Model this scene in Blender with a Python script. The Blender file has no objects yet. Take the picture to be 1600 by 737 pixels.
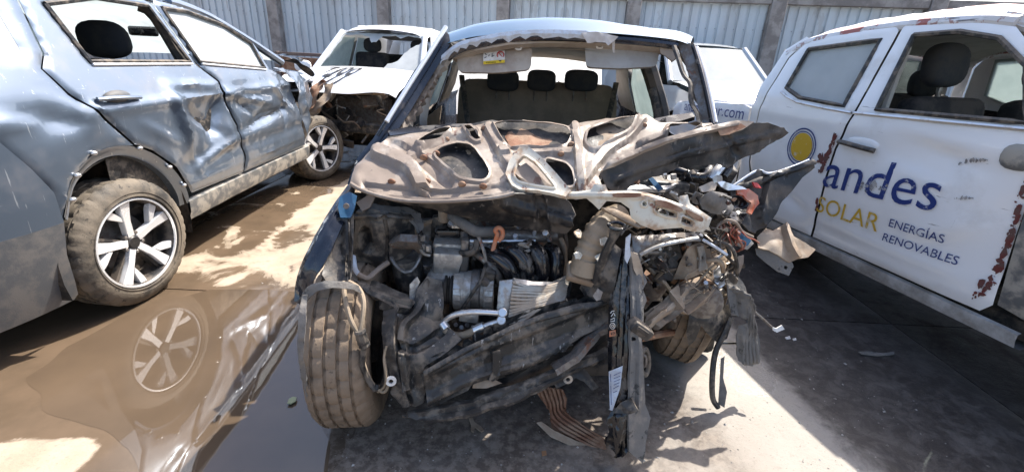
import bpy, bmesh, math, random
import numpy as np
from mathutils import Vector as V, Matrix, noise
from mathutils.geometry import delaunay_2d_cdt
random.seed(7)
R = math.radians
scene = bpy.context.scene
COL = scene.collection

# ------------------------------------------------------------------ camera
FPX, PITCH, ROLL, CAMH = 709.0, 0.380, 0.0486, 1.388
_fw = V((0, math.cos(PITCH), -math.sin(PITCH)))
_dn = V((0, -math.sin(PITCH), -math.cos(PITCH)))
_rt = V((1, 0, 0))
CR = _rt * math.cos(ROLL) - _dn * math.sin(ROLL)
CD = _rt * math.sin(ROLL) + _dn * math.cos(ROLL)
EYE = V((0, 0, CAMH))
cam = bpy.data.cameras.new('camera')
cam.sensor_fit = 'HORIZONTAL'
cam.sensor_width = 36
cam.lens = FPX * 36 / 1600
cam.clip_start = 0.05
cam.clip_end = 2000
co = bpy.data.objects.new('camera', cam)
COL.objects.link(co)
up = -CD
bk = -_fw
co.matrix_world = Matrix(((CR.x, up.x, bk.x, 0), (CR.y, up.y, bk.y, 0), (CR.z, up.z, bk.z, CAMH), (0, 0, 0, 1)))
scene.camera = co

# ------------------------------------------------------------------ light
SUN_AZ, SUN_EL = R(44), R(53)          # azimuth from +Y towards +X
w = bpy.data.worlds.new('World')
scene.world = w
w.use_nodes = True
nt = w.node_tree
sky = nt.nodes.new('ShaderNodeTexSky')
sky.sky_type = 'NISHITA'
sky.sun_disc = False
sky.sun_elevation = SUN_EL
sky.sun_rotation = SUN_AZ
sky.dust_density = 3.0
sky.air_density = 0.9
sky.ozone_density = 0.8
bg = nt.nodes['Background']
bg.inputs['Strength'].default_value = 0.15
nt.links.new(sky.outputs[0], bg.inputs['Color'])
sl = bpy.data.lights.new('sun', 'SUN')
sl.energy = 4.0
sl.angle = R(0.5)
sl.color = (1.0, 0.95, 0.87)
so = bpy.data.objects.new('sun', sl)
COL.objects.link(so)
sdir = V((math.sin(SUN_AZ) * math.cos(SUN_EL), math.cos(SUN_AZ) * math.cos(SUN_EL), math.sin(SUN_EL)))
so.rotation_euler = sdir.to_track_quat('Z', 'Y').to_euler()
so.location = sdir * 30
scene.view_settings.view_transform = 'Standard'
scene.view_settings.look = 'None'
scene.view_settings.exposure = 1.2
scene.view_settings.gamma = 1
scene.cycles.max_bounces = 8
scene.cycles.transparent_max_bounces = 8
scene.cycles.sample_clamp_indirect = 6
scene.cycles.caustics_reflective = False
scene.cycles.caustics_refractive = False

# ------------------------------------------------------------------ helpers: points of the place seen in the survey picture
def ray(px, py):
    return CR * ((px - 800) / FPX) + CD * ((py - 368.5) / FPX) + _fw

def A(px, py, Y):
    d = ray(px, py)
    return EYE + d * (Y / d.y)

def G(px, py, z=0.0):
    d = ray(px, py)
    return EYE + d * ((z - CAMH) / d.z)

# ------------------------------------------------------------------ helpers: materials
def mat(name, col, rough=.5, metal=0.0, dust=None, damt=.5, dscale=6, col2=None, vscale=12, bump=0.0, bscale=60,
        coat=0.0, spec=.5, trans=0.0, ior=1.45, scratch=None, drough=.85, streak=(1, 1, 1), dthr=.5, up_dust=0.0, dsoft=.09):
    m = bpy.data.materials.new(name)
    m.use_nodes = True
    t = m.node_tree
    L = t.links.new
    b = t.nodes['Principled BSDF']
    b.inputs['Roughness'].default_value = rough
    b.inputs['Metallic'].default_value = metal
    b.inputs['Coat Weight'].default_value = coat
    b.inputs['Coat Roughness'].default_value = .06
    b.inputs['Specular IOR Level'].default_value = spec
    b.inputs['IOR'].default_value = ior
    b.inputs['Transmission Weight'].default_value = trans
    b.inputs['Base Color'].default_value = (*col, 1)
    tc = t.nodes.new('ShaderNodeTexCoord')
    mp = t.nodes.new('ShaderNodeMapping')
    mp.inputs['Scale'].default_value = streak
    L(tc.outputs['Object'], mp.inputs['Vector'])

    def noi(s, det=6, rgh=.6):
        n = t.nodes.new('ShaderNodeTexNoise')
        n.inputs['Scale'].default_value = s
        n.inputs['Detail'].default_value = det
        n.inputs['Roughness'].default_value = rgh
        L(mp.outputs[0], n.inputs['Vector'])
        return n

    def ramp(src, a, c):
        r = t.nodes.new('ShaderNodeMapRange')
        r.interpolation_type = 'SMOOTHSTEP'
        r.inputs['From Min'].default_value = a
        r.inputs['From Max'].default_value = c
        L(src, r.inputs['Value'])
        return r.outputs[0]

    def mix(fac, a, c):
        x = t.nodes.new('ShaderNodeMix')
        x.data_type = 'RGBA'
        L(fac, x.inputs[0])
        for val, k in ((a, 6), (c, 7)):
            if isinstance(val, tuple):
                x.inputs[k].default_value = (*val, 1)
            else:
                L(val, x.inputs[k])
        return x.outputs[2]
    c = col
    if col2:
        c = mix(ramp(noi(vscale).outputs[0], .35, .65), col, col2)
    if dust:
        f = ramp(noi(dscale, 8, .65).outputs[0], dthr - dsoft, dthr + dsoft)
        mu = t.nodes.new('ShaderNodeMath')
        mu.operation = 'MULTIPLY'
        L(f, mu.inputs[0])
        mu.inputs[1].default_value = damt
        f = mu.outputs[0]
        if up_dust:
            g = t.nodes.new('ShaderNodeNewGeometry')
            s = t.nodes.new('ShaderNodeSeparateXYZ')
            L(g.outputs['Normal'], s.inputs[0])
            q = ramp(s.outputs[2], .2, .9)
            mm = t.nodes.new('ShaderNodeMath')
            mm.operation = 'MULTIPLY_ADD'
            mm.use_clamp = True
            L(q, mm.inputs[0])
            mm.inputs[1].default_value = up_dust
            L(f, mm.inputs[2])
            f = mm.outputs[0]
        c = mix(f, c, dust)
        r = t.nodes.new('ShaderNodeMapRange')
        L(f, r.inputs['Value'])
        r.inputs['To Min'].default_value = rough
        r.inputs['To Max'].default_value = drough
        L(r.outputs[0], b.inputs['Roughness'])
        if metal > 0:
            r2 = t.nodes.new('ShaderNodeMapRange')
            L(f, r2.inputs['Value'])
            r2.inputs['To Min'].default_value = metal
            r2.inputs['To Max'].default_value = 0
            L(r2.outputs[0], b.inputs['Metallic'])
        if coat > 0:
            r3 = t.nodes.new('ShaderNodeMapRange')
            L(f, r3.inputs['Value'])
            r3.inputs['To Min'].default_value = coat
            r3.inputs['To Max'].default_value = 0
            L(r3.outputs[0], b.inputs['Coat Weight'])
    for sc in (scratch or []):        # (colour, scale xyz, threshold, amount)
        mp2 = t.nodes.new('ShaderNodeMapping')
        mp2.inputs['Scale'].default_value = sc[1]
        mp2.inputs['Location'].default_value = (sc[2] * 9, 3.1, sc[2] * 5)
        L(tc.outputs['Object'], mp2.inputs['Vector'])
        n = t.nodes.new('ShaderNodeTexNoise')
        n.inputs['Scale'].default_value = 1
        n.inputs['Detail'].default_value = 5
        n.inputs['Roughness'].default_value = .65
        L(mp2.outputs[0], n.inputs['Vector'])
        f = ramp(n.outputs[0], sc[2], sc[2] + .04)
        mu = t.nodes.new('ShaderNodeMath')
        mu.operation = 'MULTIPLY'
        L(f, mu.inputs[0])
        mu.inputs[1].default_value = sc[3]
        c = mix(mu.outputs[0], c, sc[0])
    if not isinstance(c, tuple):
        L(c, b.inputs['Base Color'])
    if bump:
        bp = t.nodes.new('ShaderNodeBump')
        bp.inputs['Strength'].default_value = bump
        bp.inputs['Distance'].default_value = .01
        L(noi(bscale, 5).outputs[0], bp.inputs['Height'])
        L(bp.outputs[0], b.inputs['Normal'])
    return m

DUST = (.34, .26, .19)
DUSTD = (.21, .168, .13)
M = dict(
    kia=mat('blue grey car paint', (.155, .195, .25), .36, .62, DUST, .25, 5, coat=1, dthr=.63, dsoft=.16, bump=.01, bscale=300,
            scratch=[((.62, .64, .66), (70, 70, 3.5), .655, .55), ((.55, .57, .6), (9, 9, 80), .66, .45)]),
    kia_flat=mat('dull grey cladding', (.085, .09, .098), .5, 0, (.20, .18, .16), .5, 9, bump=.1, bscale=200),
    silver=mat('dusty silver sill', (.15, .155, .16), .45, .3, (.42, .38, .32), .8, 11, bump=.05),
    white=mat('scuffed white truck paint', (.86, .86, .87), .28, 0, (.55, .52, .48), .4, 3, coat=.6, dthr=.62,
              scratch=[((.16, .14, .14), (4, 4, 46), .665, .7), ((.30, .05, .04), (9, 9, 12), .70, .9), ((.30, .28, .28), (45, 45, 5), .70, .6)]),
    whiteroof=mat('roof scraped to primer', (.74, .74, .76), .4, 0, (.45, .40, .36), .5, 4, coat=.3,
                  scratch=[((.36, .10, .08), (4, 7, 5), .545, .95), ((.10, .09, .09), (3, 26, 26), .60, .9), ((.34, .16, .13), (18, 18, 18), .58, .8)]),
    white2=mat('white car paint', (.78, .78, .78), .3, 0, DUST, .25, 4, coat=.6, dthr=.62),
    greycar=mat('silver grey car paint', (.46, .48, .50), .3, .5, DUST, .2, 4, coat=.9, dthr=.65),
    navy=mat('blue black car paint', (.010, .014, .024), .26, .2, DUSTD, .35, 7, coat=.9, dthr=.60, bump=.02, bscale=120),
    navyroof=mat('blue roof paint', (.025, .09, .17), .42, .2, DUST, .2, 5, coat=.7, dthr=.66),  # navy body paint tinted bluer, the roof's sky reflection put into the colour
    cream=mat('dusty cream primer', (.40, .345, .285), .30, .2, (.19, .145, .115), .85, 5, coat=.5, bump=.10, bscale=45, dthr=.45, drough=.6,
              scratch=[((.14, .07, .05), (11, 11, 11), .63, .85), ((.07, .05, .045), (26, 26, 26), .66, .8)]),
    creamlight=mat('cream painted bracket', (.60, .56, .47), .4, .1, (.36, .22, .13), .8, 14, coat=.25, bump=.08, dthr=.56, scratch=[((.22, .08, .04), (30, 30, 30), .62, .9)]),
    skin=mat('dusty black hood paint', (.016, .016, .017), .42, 0, (.12, .10, .083), .7, 9, bump=.2, bscale=40, dthr=.50, scratch=[((.20, .18, .16), (60, 60, 14), .62, .6)]),
    blackplastic=mat('dusty black plastic', (.024, .024, .025), .36, 0, (.20, .165, .13), .65, 22, bump=.2, bscale=70, up_dust=.25, dthr=.54),
    blackgloss=mat('gloss black plastic', (.010, .010, .012), .2, 0, (.22, .20, .18), .5, 14, coat=.4, dthr=.58, dsoft=.05),
    liner=mat('grey felt liner', (.15, .143, .135), .8, 0, (.28, .245, .21), .5, 14, bump=.3, bscale=120, dthr=.55, scratch=[((.03, .03, .03), (18, 18, 18), .60, .7)]),
    steel=mat('grimy steel', (.22, .21, .20), .38, .7, (.13, .10, .08), .85, 26, bump=.15, bscale=80, scratch=[((.20, .08, .04), (18, 18, 18), .62, .7)]),
    alu=mat('cast aluminium', (.46, .45, .43), .36, .75, (.24, .20, .16), .7, 26, bump=.12, bscale=110),
    brightalu=mat('bright aluminium', (.72, .72, .72), .3, .9, DUST, .5, 14, dthr=.58),
    fins=mat('condenser fins', (.40, .38, .34), .5, .5, DUST, .8, 10),
    beam=mat('black painted beam', (.022, .023, .024), .30, .1, (.20, .165, .13), .75, 14, bump=.2, bscale=60, dthr=.54, up_dust=.22,
             scratch=[((.42, .40, .38), (50, 50, 8), .64, .6)]),
    brownplastic=mat('dusty brown hose', (.20, .155, .105), .6, 0, (.36, .28, .20), .7, 10, bump=.1),
    tanplastic=mat('tan plastic', (.34, .27, .20), .6, 0, (.22, .15, .10), .7, 10, bump=.15),
    rust=mat('rusty brown metal', (.20, .095, .055), .7, .2, (.36, .24, .16), .7, 9, bump=.25, bscale=60),
    orange=mat('orange plastic', (.55, .15, .05), .5, 0, DUST, .5, 20),
    redorange=mat('orange lamp shard', (.42, .09, .035), .3, 0, DUST, .5, 16, coat=.5),
    copper=mat('red brown wire', (.28, .06, .035), .5, 0, DUST, .4, 30),
    wire=mat('black wire', (.015, .015, .015), .5, 0, DUSTD, .5, 30),
    tyre=mat('tyre rubber', (.026, .025, .024), .6, 0, (.20, .165, .125), .9, 6, bump=.25, bscale=60, dthr=.46, dsoft=.16, scratch=[((.03, .027, .025), (22, 22, 22), .60, .75)]),
    tyredusty=mat('mud dusted tyre rubber', (.075, .058, .044), .8, 0, (.25, .183, .125), .92, 6, bump=.3, bscale=60, dthr=.42, dsoft=.16, scratch=[((.05, .04, .033), (34, 34, 34), .63, .6)]),
    rimsilver=mat('machined alloy', (.84, .84, .84), .25, .35, DUST, .25, 14, dthr=.62),
    rimdark=mat('dark alloy', (.03, .03, .032), .4, .4, DUSTD, .5, 12),
    dark=mat('dark underbody', (.010, .010, .010), .8, 0, DUSTD, .35, 8),
    cloth=mat('brown grey seat cloth', (.25, .20, .155), .9, 0, (.16, .13, .10), .6, 5, bump=.2, bscale=250),
    headrest=mat('charcoal cloth', (.03, .034, .042), .9, 0, (.06, .055, .05), .5, 9, bump=.2, bscale=250),
    visor=mat('beige vinyl', (.46, .40, .34), .7, 0, (.28, .22, .18), .6, 6, bump=.06, bscale=150),
    visorgrey=mat('grey vinyl', (.40, .385, .365), .7, 0, (.30, .27, .24), .5, 6, bump=.06, bscale=150),
    trimgrey=mat('grey cabin trim', (.05, .048, .046), .7, 0, DUSTD, .5, 8),
    darkcloth=mat('dark seat cloth', (.022, .022, .025), .9, 0, (.10, .08, .07), .4, 9, bump=.15, bscale=200),
    concrete=mat('post concrete', (.29, .265, .25), .9, 0, (.17, .15, .14), .7, 5, (.36, .33, .31), 3, bump=.4, bscale=30),
    fence=mat('pale blue sheet metal', (.53, .60, .65), .5, 0, (.42, .42, .42), .4, 2, (.58, .63, .67), 1.2, streak=(1, 1, .3), bump=.05, bscale=3, scratch=[((.30, .24, .20), (9, 9, .5), .64, .5), ((.36, .36, .36), (3, 3, 1.2), .60, .45)]),
    brownmetal=mat('brown painted steel', (.14, .10, .09), .6, .1, DUSTD, .5, 6),
    glass=mat('dusty window glass', (.55, .62, .62), .10, 0, (.62, .60, .55), .35, 5, spec=.7, drough=.5),
    blueprint=mat('blue lettering', (.018, .040, .18), .45, 0, (.5, .5, .52), .75, 22, dthr=.60, dsoft=.04),
    yellowprint=mat('yellow lettering', (.60, .38, .035), .45, 0, (.6, .56, .48), .7, 22, dthr=.60, dsoft=.05),
    whiteprint=mat('white label', (.78, .77, .74), .55, 0, DUST, .4, 20),
    bluelabel=mat('pale blue label', (.55, .62, .72), .5, 0, DUST, .35, 25),
    redprint=mat('red print', (.38, .035, .035), .5), yellowlabel=mat('yellow label band', (.72, .50, .03), .5),
    blackprint=mat('black marker', (.012, .012, .014), .6),
    red=mat('red lamp', (.5, .02, .03), .2, 0, coat=.6),
    redpaint=mat('exposed red paint', (.14, .028, .024), .55, 0, (.12, .07, .06), .9, 30, dthr=.5),
    scuff=mat('grey scuff', (.22, .21, .21), .6, 0, (.5, .48, .46), .8, 40, dthr=.5),
    lamp=mat('lamp lens', (.7, .74, .78), .1, 0, spec=.8),
    leaf=mat('dry leaf', (.32, .34, .20), .7), chip=mat('brown chip', (.30, .16, .08), .8),
    tape=mat('grey tape', (.50, .47, .44), .6, 0, DUST, .4, 12),
)
# clear glass for window panes
def glassmat(name, tint, dustcol, base, dthr=.5):
    m = bpy.data.materials.new(name)
    m.use_nodes = True
    t = m.node_tree
    L = t.links.new
    t.nodes.remove(t.nodes['Principled BSDF'])
    o = t.nodes['Material Output']
    g = t.nodes.new('ShaderNodeBsdfGlossy'); g.inputs['Roughness'].default_value = .03
    tr = t.nodes.new('ShaderNodeBsdfTransparent'); tr.inputs['Color'].default_value = (*tint, 1)
    fr = t.nodes.new('ShaderNodeFresnel'); fr.inputs['IOR'].default_value = 1.5
    mx = t.nodes.new('ShaderNodeMixShader')
    L(fr.outputs[0], mx.inputs[0]); L(tr.outputs[0], mx.inputs[1]); L(g.outputs[0], mx.inputs[2])
    d = t.nodes.new('ShaderNodeBsdfDiffuse'); d.inputs['Color'].default_value = (*dustcol, 1)
    tl = t.nodes.new('ShaderNodeBsdfTranslucent'); tl.inputs['Color'].default_value = (*dustcol, 1)
    dd = t.nodes.new('ShaderNodeMixShader'); dd.inputs[0].default_value = .5
    L(d.outputs[0], dd.inputs[1]); L(tl.outputs[0], dd.inputs[2])
    tc = t.nodes.new('ShaderNodeTexCoord')
    n = t.nodes.new('ShaderNodeTexNoise'); n.inputs['Scale'].default_value = 4; n.inputs['Detail'].default_value = 7
    L(tc.outputs['Object'], n.inputs['Vector'])
    r = t.nodes.new('ShaderNodeMapRange')
    r.inputs['From Min'].default_value = .3; r.inputs['From Max'].default_value = .7
    r.inputs['To Min'].default_value = base[0]; r.inputs['To Max'].default_value = base[1]
    L(n.outputs[0], r.inputs['Value'])
    m2 = t.nodes.new('ShaderNodeMixShader')
    L(r.outputs[0], m2.inputs[0]); L(mx.outputs[0], m2.inputs[1]); L(dd.outputs[0], m2.inputs[2])
    L(m2.outputs[0], o.inputs['Surface'])
    return m
M['glassclear'] = glassmat('clear tinted glass', (.72, .82, .80), (.6, .6, .56), (.05, .25))
M['glassdusty'] = glassmat('dust coated glass', (.66, .78, .76), (.70, .76, .74), (.5, .85))
M['glasswhite'] = glassmat('heavily dusted glass', (.7, .8, .8), (.80, .82, .82), (.72, .95))

# ------------------------------------------------------------------ helpers: objects
MW = {}
def ob(name, verts, faces, m, parent=None, kind=None, ang=38, label=None):
    me = bpy.data.meshes.new(name)
    X = MW.get(parent.name) if parent else None
    if X is not None:
        Xi = X.inverted()
        verts = [Xi @ V(v) for v in verts]
    me.from_pydata([tuple(v) for v in verts], [], faces)
    me.shade_smooth()
    me.set_sharp_from_angle(angle=R(ang))
    me.materials.append(M[m] if isinstance(m, str) else m)
    o = bpy.data.objects.new(name, me)
    COL.objects.link(o)
    if parent:
        o.parent = parent
        MW[o.name] = X
    else:
        MW[o.name] = Matrix.Identity(4)
    if kind: o['kind'] = kind
    if label: o['label'] = label
    return o

def tag(o, label, cat, group=None):
    o['label'] = label
    o['category'] = cat
    if group: o['group'] = group
    return o

def thing(name, label, cat, mtx, group=None):
    o = bpy.data.objects.new(name, None)
    COL.objects.link(o)
    o.empty_display_size = .2
    o.matrix_world = mtx
    MW[o.name] = mtx.copy()
    return tag(o, label, cat, group)

def smoothpts(pts, k=4):
    pts = [V(p) for p in pts]
    if len(pts) < 3 or k < 2:
        return pts
    out = []
    for i in range(len(pts) - 1):
        p0 = pts[max(0, i - 1)]; p1 = pts[i]; p2 = pts[i + 1]; p3 = pts[min(len(pts) - 1, i + 2)]
        for j in range(k):
            t = j / k
            out.append(.5 * ((2 * p1) + (p2 - p0) * t + (2 * p0 - 5 * p1 + 4 * p2 - p3) * t * t + (3 * p1 - p0 - 3 * p2 + p3) * t ** 3))
    out.append(pts[-1])
    return out

class MB:
    def __init__(s):
        s.v = []; s.f = []
    def add(s, v, f):
        o = len(s.v)
        s.v += [V(p) for p in v]
        s.f += [tuple(i + o for i in q) for q in f]
        return s
    def tube(s, pts, r, n=8, k=4, prof=None, flat=1.0):
        P = smoothpts(pts, k)
        N = len(P)
        t0 = (P[1] - P[0]).normalized()
        ref = V((0, 0, 1)) if abs(t0.z) < .9 else V((0, 1, 0))
        u = t0.cross(ref).normalized()
        vs = []; fs = []
        for i, p in enumerate(P):
            t = (P[min(i + 1, N - 1)] - P[max(i - 1, 0)])
            if t.length < 1e-9: t = t0
            t = t.normalized()
            u = (u - t * u.dot(t)).normalized()
            b = t.cross(u)
            rr = (r(i / (N - 1)) if callable(r) else r)
            if prof: rr *= prof(i)
            for j in range(n):
                a = 2 * math.pi * j / n
                vs.append(p + u * (math.cos(a) * rr) + b * (math.sin(a) * rr * flat))
        for i in range(N - 1):
            for j in range(n):
                a = i * n + j; c = i * n + (j + 1) % n
                fs.append((a, c, c + n, a + n))
        fs.append(tuple(reversed(range(n)))); fs.append(tuple(range((N - 1) * n, N * n)))
        return s.add(vs, fs)
    def box(s, c, size, rot=None, bev=.004, seg=1):
        bm = bmesh.new()
        bmesh.ops.create_cube(bm, size=1)
        for v in bm.verts:
            v.co = V((v.co.x * size[0], v.co.y * size[1], v.co.z * size[2]))
        if bev > 0:
            bmesh.ops.bevel(bm, geom=bm.edges[:], offset=min(bev, min(size) * .45), segments=seg, affect='EDGES', profile=.5)
        X = rot if isinstance(rot, Matrix) else (Matrix.Rotation(rot[2], 3, 'Z') @ Matrix.Rotation(rot[1], 3, 'Y') @ Matrix.Rotation(rot[0], 3, 'X') if rot else Matrix.Identity(3))
        bm.verts.index_update()
        vs = [X @ v.co + V(c) for v in bm.verts]
        fs = [tuple(v.index for v in f.verts) for f in bm.faces]
        bm.free()
        return s.add(vs, fs)
    def lathe(s, prof, c, axis, n=24, cap=True, radf=None):
        ax = V(axis).normalized()
        ref = V((0, 0, 1)) if abs(ax.z) < .9 else V((0, 1, 0))
        u = ax.cross(ref).normalized(); b = ax.cross(u)
        vs = []; fs = []
        for k, (r, h) in enumerate(prof):
            for j in range(n):
                a = 2 * math.pi * j / n
                rr = radf(k, j, r) if radf else r
                vs.append(V(c) + ax * h + (u * math.cos(a) + b * math.sin(a)) * rr)
        for k in range(len(prof) - 1):
            for j in range(n):
                a = k * n + j; d = k * n + (j + 1) % n
                fs.append((a, d, d + n, a + n))
        if cap:
            fs.append(tuple(reversed(range(n)))); fs.append(tuple(range((len(prof) - 1) * n, len(prof) * n)))
        return s.add(vs, fs)
    def cyl(s, a, b, r, n=16, bev=.15):
        a = V(a); b = V(b); h = (b - a).length
        e = min(r, h) * bev
        return s.lathe([(r - e, 0), (r, e), (r, h - e), (r - e, h)], a, b - a, n)
    def ball(s, c, size, rot=None, nu=16, nv=10, sq=1.0):
        X = Matrix.Rotation(rot[2], 3, 'Z') @ Matrix.Rotation(rot[1], 3, 'Y') @ Matrix.Rotation(rot[0], 3, 'X') if rot else Matrix.Identity(3)
        f = lambda q: math.copysign(abs(q) ** sq, q)
        vs = []; fs = []
        for i in range(nv + 1):
            th = math.pi * (i + (.02 if i == 0 else -.02 if i == nv else 0)) / nv - math.pi / 2
            for j in range(nu):
                a = 2 * math.pi * j / nu
                vs.append(X @ V((f(math.cos(th)) * f(math.cos(a)) * size[0] / 2, f(math.cos(th)) * f(math.sin(a)) * size[1] / 2, f(math.sin(th)) * size[2] / 2)) + V(c))
        for i in range(nv):
            for j in range(nu):
                a = i * nu + j; d = i * nu + (j + 1) % nu
                fs.append((a, d, d + nu, a + nu))
        fs.append(tuple(reversed(range(nu)))); fs.append(tuple(range(nv * nu, (nv + 1) * nu)))
        return s.add(vs, fs)
    def grid(s, rows, closed=False):
        n = len(rows[0]); o = []
        vs = [V(p) for r in rows for p in r]
        fs = []
        for i in range(len(rows) - 1):
            for j in range(n - 1):
                a = i * n + j
                fs.append((a, a + 1, a + n + 1, a + n))
        return s.add(vs, fs)
    def build(s, name, m, parent=None, **k):
        return ob(name, s.v, s.f, m, parent, **k)

def tube(name, pts, r, m, parent=None, n=8, k=4, **kw):
    return MB().tube(pts, r, n, k, kw.pop('prof', None)).build(name, m, parent, **kw)

def W(*pts):
    return [A(*p) for p in pts]

# ---- sheet metal: an outline in (u,v), triangulated inside, mapped to space, given thickness
def resample(out, sp):
    o = []
    n = len(out)
    for i in range(n):
        a = out[i]; b = out[(i + 1) % n]
        L = math.hypot(b[0] - a[0], b[1] - a[1])
        k = max(1, int(round(L / sp)))
        for j in range(k):
            o.append((a[0] + (b[0] - a[0]) * j / k, a[1] + (b[1] - a[1]) * j / k))
    return o

def rounded(out, r=.35, n=3):
    """round the corners of an outline"""
    o = []
    N = len(out)
    for i in range(N):
        p = V(out[i]); a = V(out[i - 1]); b = V(out[(i + 1) % N])
        for t in range(n + 1):
            t = t / n
            q0 = p.lerp(a, r * (1 - t) * (1 - t) * .9) - p
            q1 = p.lerp(b, r * t * t * .9) - p
            q = p + q0 + q1
            o.append((q.x, q.y))
    return o

def pip(poly, P):
    x = P[:, 0]; y = P[:, 1]
    ins = np.zeros(len(P), bool)
    n = len(poly)
    for i in range(n):
        x1, y1 = poly[i]; x2, y2 = poly[(i + 1) % n]
        if y1 == y2: continue
        c = ((y1 > y) != (y2 > y)) & (x < (x2 - x1) * (y - y1) / (y2 - y1) + x1)
        ins ^= c
    return ins

def pdist(poly, P, closed=True):
    d = np.full(len(P), 1e9)
    n = len(poly)
    for i in range(n if closed else n - 1):
        a = np.array(poly[i], float); b = np.array(poly[(i + 1) % n], float)
        ab = b - a; L2 = ab @ ab
        if L2 < 1e-12: continue
        t = np.clip(((P - a) @ ab) / L2, 0, 1)
        q = P - a - t[:, None] * ab
        d = np.minimum(d, np.hypot(q[:, 0], q[:, 1]))
    return d

def panel(name, out, mapf, m, parent=None, holes=(), sp=.03, th=.003, toward=None, disp=None, esp=None, curl=0.0, curlw=.01, jit=.0, seed=1, feats=(), **kw):
    rnd = random.Random(seed)
    esp = esp or sp
    loops = [resample(out, esp)] + [resample(h, esp) for h in holes]
    if jit:
        loops = [[(p[0] + rnd.uniform(-jit, jit), p[1] + rnd.uniform(-jit, jit)) for p in l] for l in loops]
    xs = [p[0] for p in loops[0]]; ys = [p[1] for p in loops[0]]
    pts = []
    j = 0
    y = min(ys)
    while y <= max(ys):
        x = min(xs) + (sp * .5 if j % 2 else 0)
        while x <= max(xs):
            pts.append((x + rnd.uniform(-.12, .12) * sp, y + rnd.uniform(-.12, .12) * sp)); x += sp
        y += sp * .87; j += 1
    P = np.array(pts)
    keep = pip(loops[0], P) & (pdist(loops[0], P) > sp * .45)
    for h in loops[1:]:
        keep &= ~pip(h, P) & (pdist(h, P) > sp * .45)
    P = P[keep]
    FP = []; FE_ = []
    for fl in feats:
        Q = np.array(fl, float)
        ins = pip(loops[0], Q) & (pdist(loops[0], Q) > sp * .3)
        for h in loops[1:]:
            ins &= ~pip(h, Q) & (pdist(h, Q) > sp * .25)
        last = None
        for q, k in zip(fl, ins):
            if not k:
                last = None; continue
            FP.append(tuple(q))
            if last is not None: FE_.append((len(FP) - 2, len(FP) - 1))
            last = q
    if FP:
        D = np.array(FP)
        dm = np.full(len(P), 1e9)
        for q in D: dm = np.minimum(dm, np.hypot(P[:, 0] - q[0], P[:, 1] - q[1]))
        P = P[dm > sp * .55]
    co2 = []; ed = []
    for l in loops:
        o = len(co2); co2 += l
        ed += [(o + i, o + (i + 1) % len(l)) for i in range(len(l))]
    o = len(co2); co2 += FP; ed += [(a + o, b + o) for a, b in FE_]
    co2 += [tuple(p) for p in P]
    vv, ee, ff, *_ = delaunay_2d_cdt([V(c) for c in co2], ed, [], 0, 1e-7)
    UV = np.array([(p.x, p.y) for p in vv])
    T = np.array([f for f in ff if len(f) == 3])
    C = UV[T].mean(axis=1)
    ok = pip(loops[0], C)
    for h in loops[1:]:
        ok &= ~pip(h, C)
    T = T[ok]
    P3 = np.array([tuple(mapf(u, v)) for u, v in UV])
    def normals(P3):
        N = np.zeros_like(P3)
        a, b, c = P3[T[:, 0]], P3[T[:, 1]], P3[T[:, 2]]
        fn = np.cross(b - a, c - a)
        for k in range(3): np.add.at(N, T[:, k], fn)
        return N / (np.linalg.norm(N, axis=1, keepdims=True) + 1e-12), fn
    N, fn = normals(P3)
    tw = np.array(toward if toward is not None else EYE)
    vis = np.einsum('ij,ij->i', N, tw - P3) if toward is None or len(tw) == 3 else 0
    if np.sum(vis) < 0:
        T = T[:, ::-1]; N = -N
    if disp is not None:
        P3 = P3 + N * np.array([disp(u, v, p) for (u, v), p in zip(UV, P3)])[:, None]
    if curl:
        d = pdist(loops[0], UV)
        for h in loops[1:]: d = np.minimum(d, pdist(h, UV))
        P3 = P3 - N * (curl * np.clip(1 - d / curlw, 0, 1) ** 2)[:, None]
    N, fn = normals(P3)
    n = len(P3)
    B = P3 - N * th
    faces = [tuple(int(i) for i in t) for t in T] + [tuple(int(i) + n for i in t[::-1]) for t in T]
    cnt = {}
    for t in T:
        for k in range(3):
            e = (int(t[k]), int(t[(k + 1) % 3]))
            cnt[e] = 1
    for (a, b) in list(cnt):
        if (b, a) not in cnt:
            faces.append((b, a, a + n, b + n))
    return ob(name, list(P3) + list(B), faces, m, parent, **kw)

def sstep_(a, b, x):
    t = min(1.0, max(0.0, (x - a) / (b - a)))
    return t * t * (3 - 2 * t)

def tps(ctrl):
    """smooth depth field through (px, py, Y) survey points"""
    C = np.array(ctrl, float)
    if len(C) == 1:
        return lambda x, y: C[0, 2]
    S = 200.0
    X = C[:, :2] / S
    if len(C) == 2 or np.linalg.matrix_rank(np.c_[np.ones(len(C)), X], tol=1e-3) < 3:
        d = X[-1] - X[0]; L = d @ d
        def lin(x, y):
            t = ((np.array((x, y)) / S - X[0]) @ d) / L
            t = min(1, max(0, t))
            return C[0, 2] + (C[-1, 2] - C[0, 2]) * t
        return lin
    def U(r2): return np.where(r2 < 1e-12, 0, r2 * np.log(r2 + 1e-12)) * .5
    n = len(C)
    K = U(((X[:, None] - X[None]) ** 2).sum(-1)) + np.eye(n) * 1e-3
    P = np.c_[np.ones(n), X]
    Ls = np.zeros((n + 3, n + 3)); Ls[:n, :n] = K; Ls[:n, n:] = P; Ls[n:, :n] = P.T
    s = np.linalg.solve(Ls, np.r_[C[:, 2], 0, 0, 0])
    def f(x, y):
        q = np.array((x, y)) / S
        return float(s[:n] @ U(((X - q) ** 2).sum(-1)) + s[n] + s[n + 1:] @ q)
    return f

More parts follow.
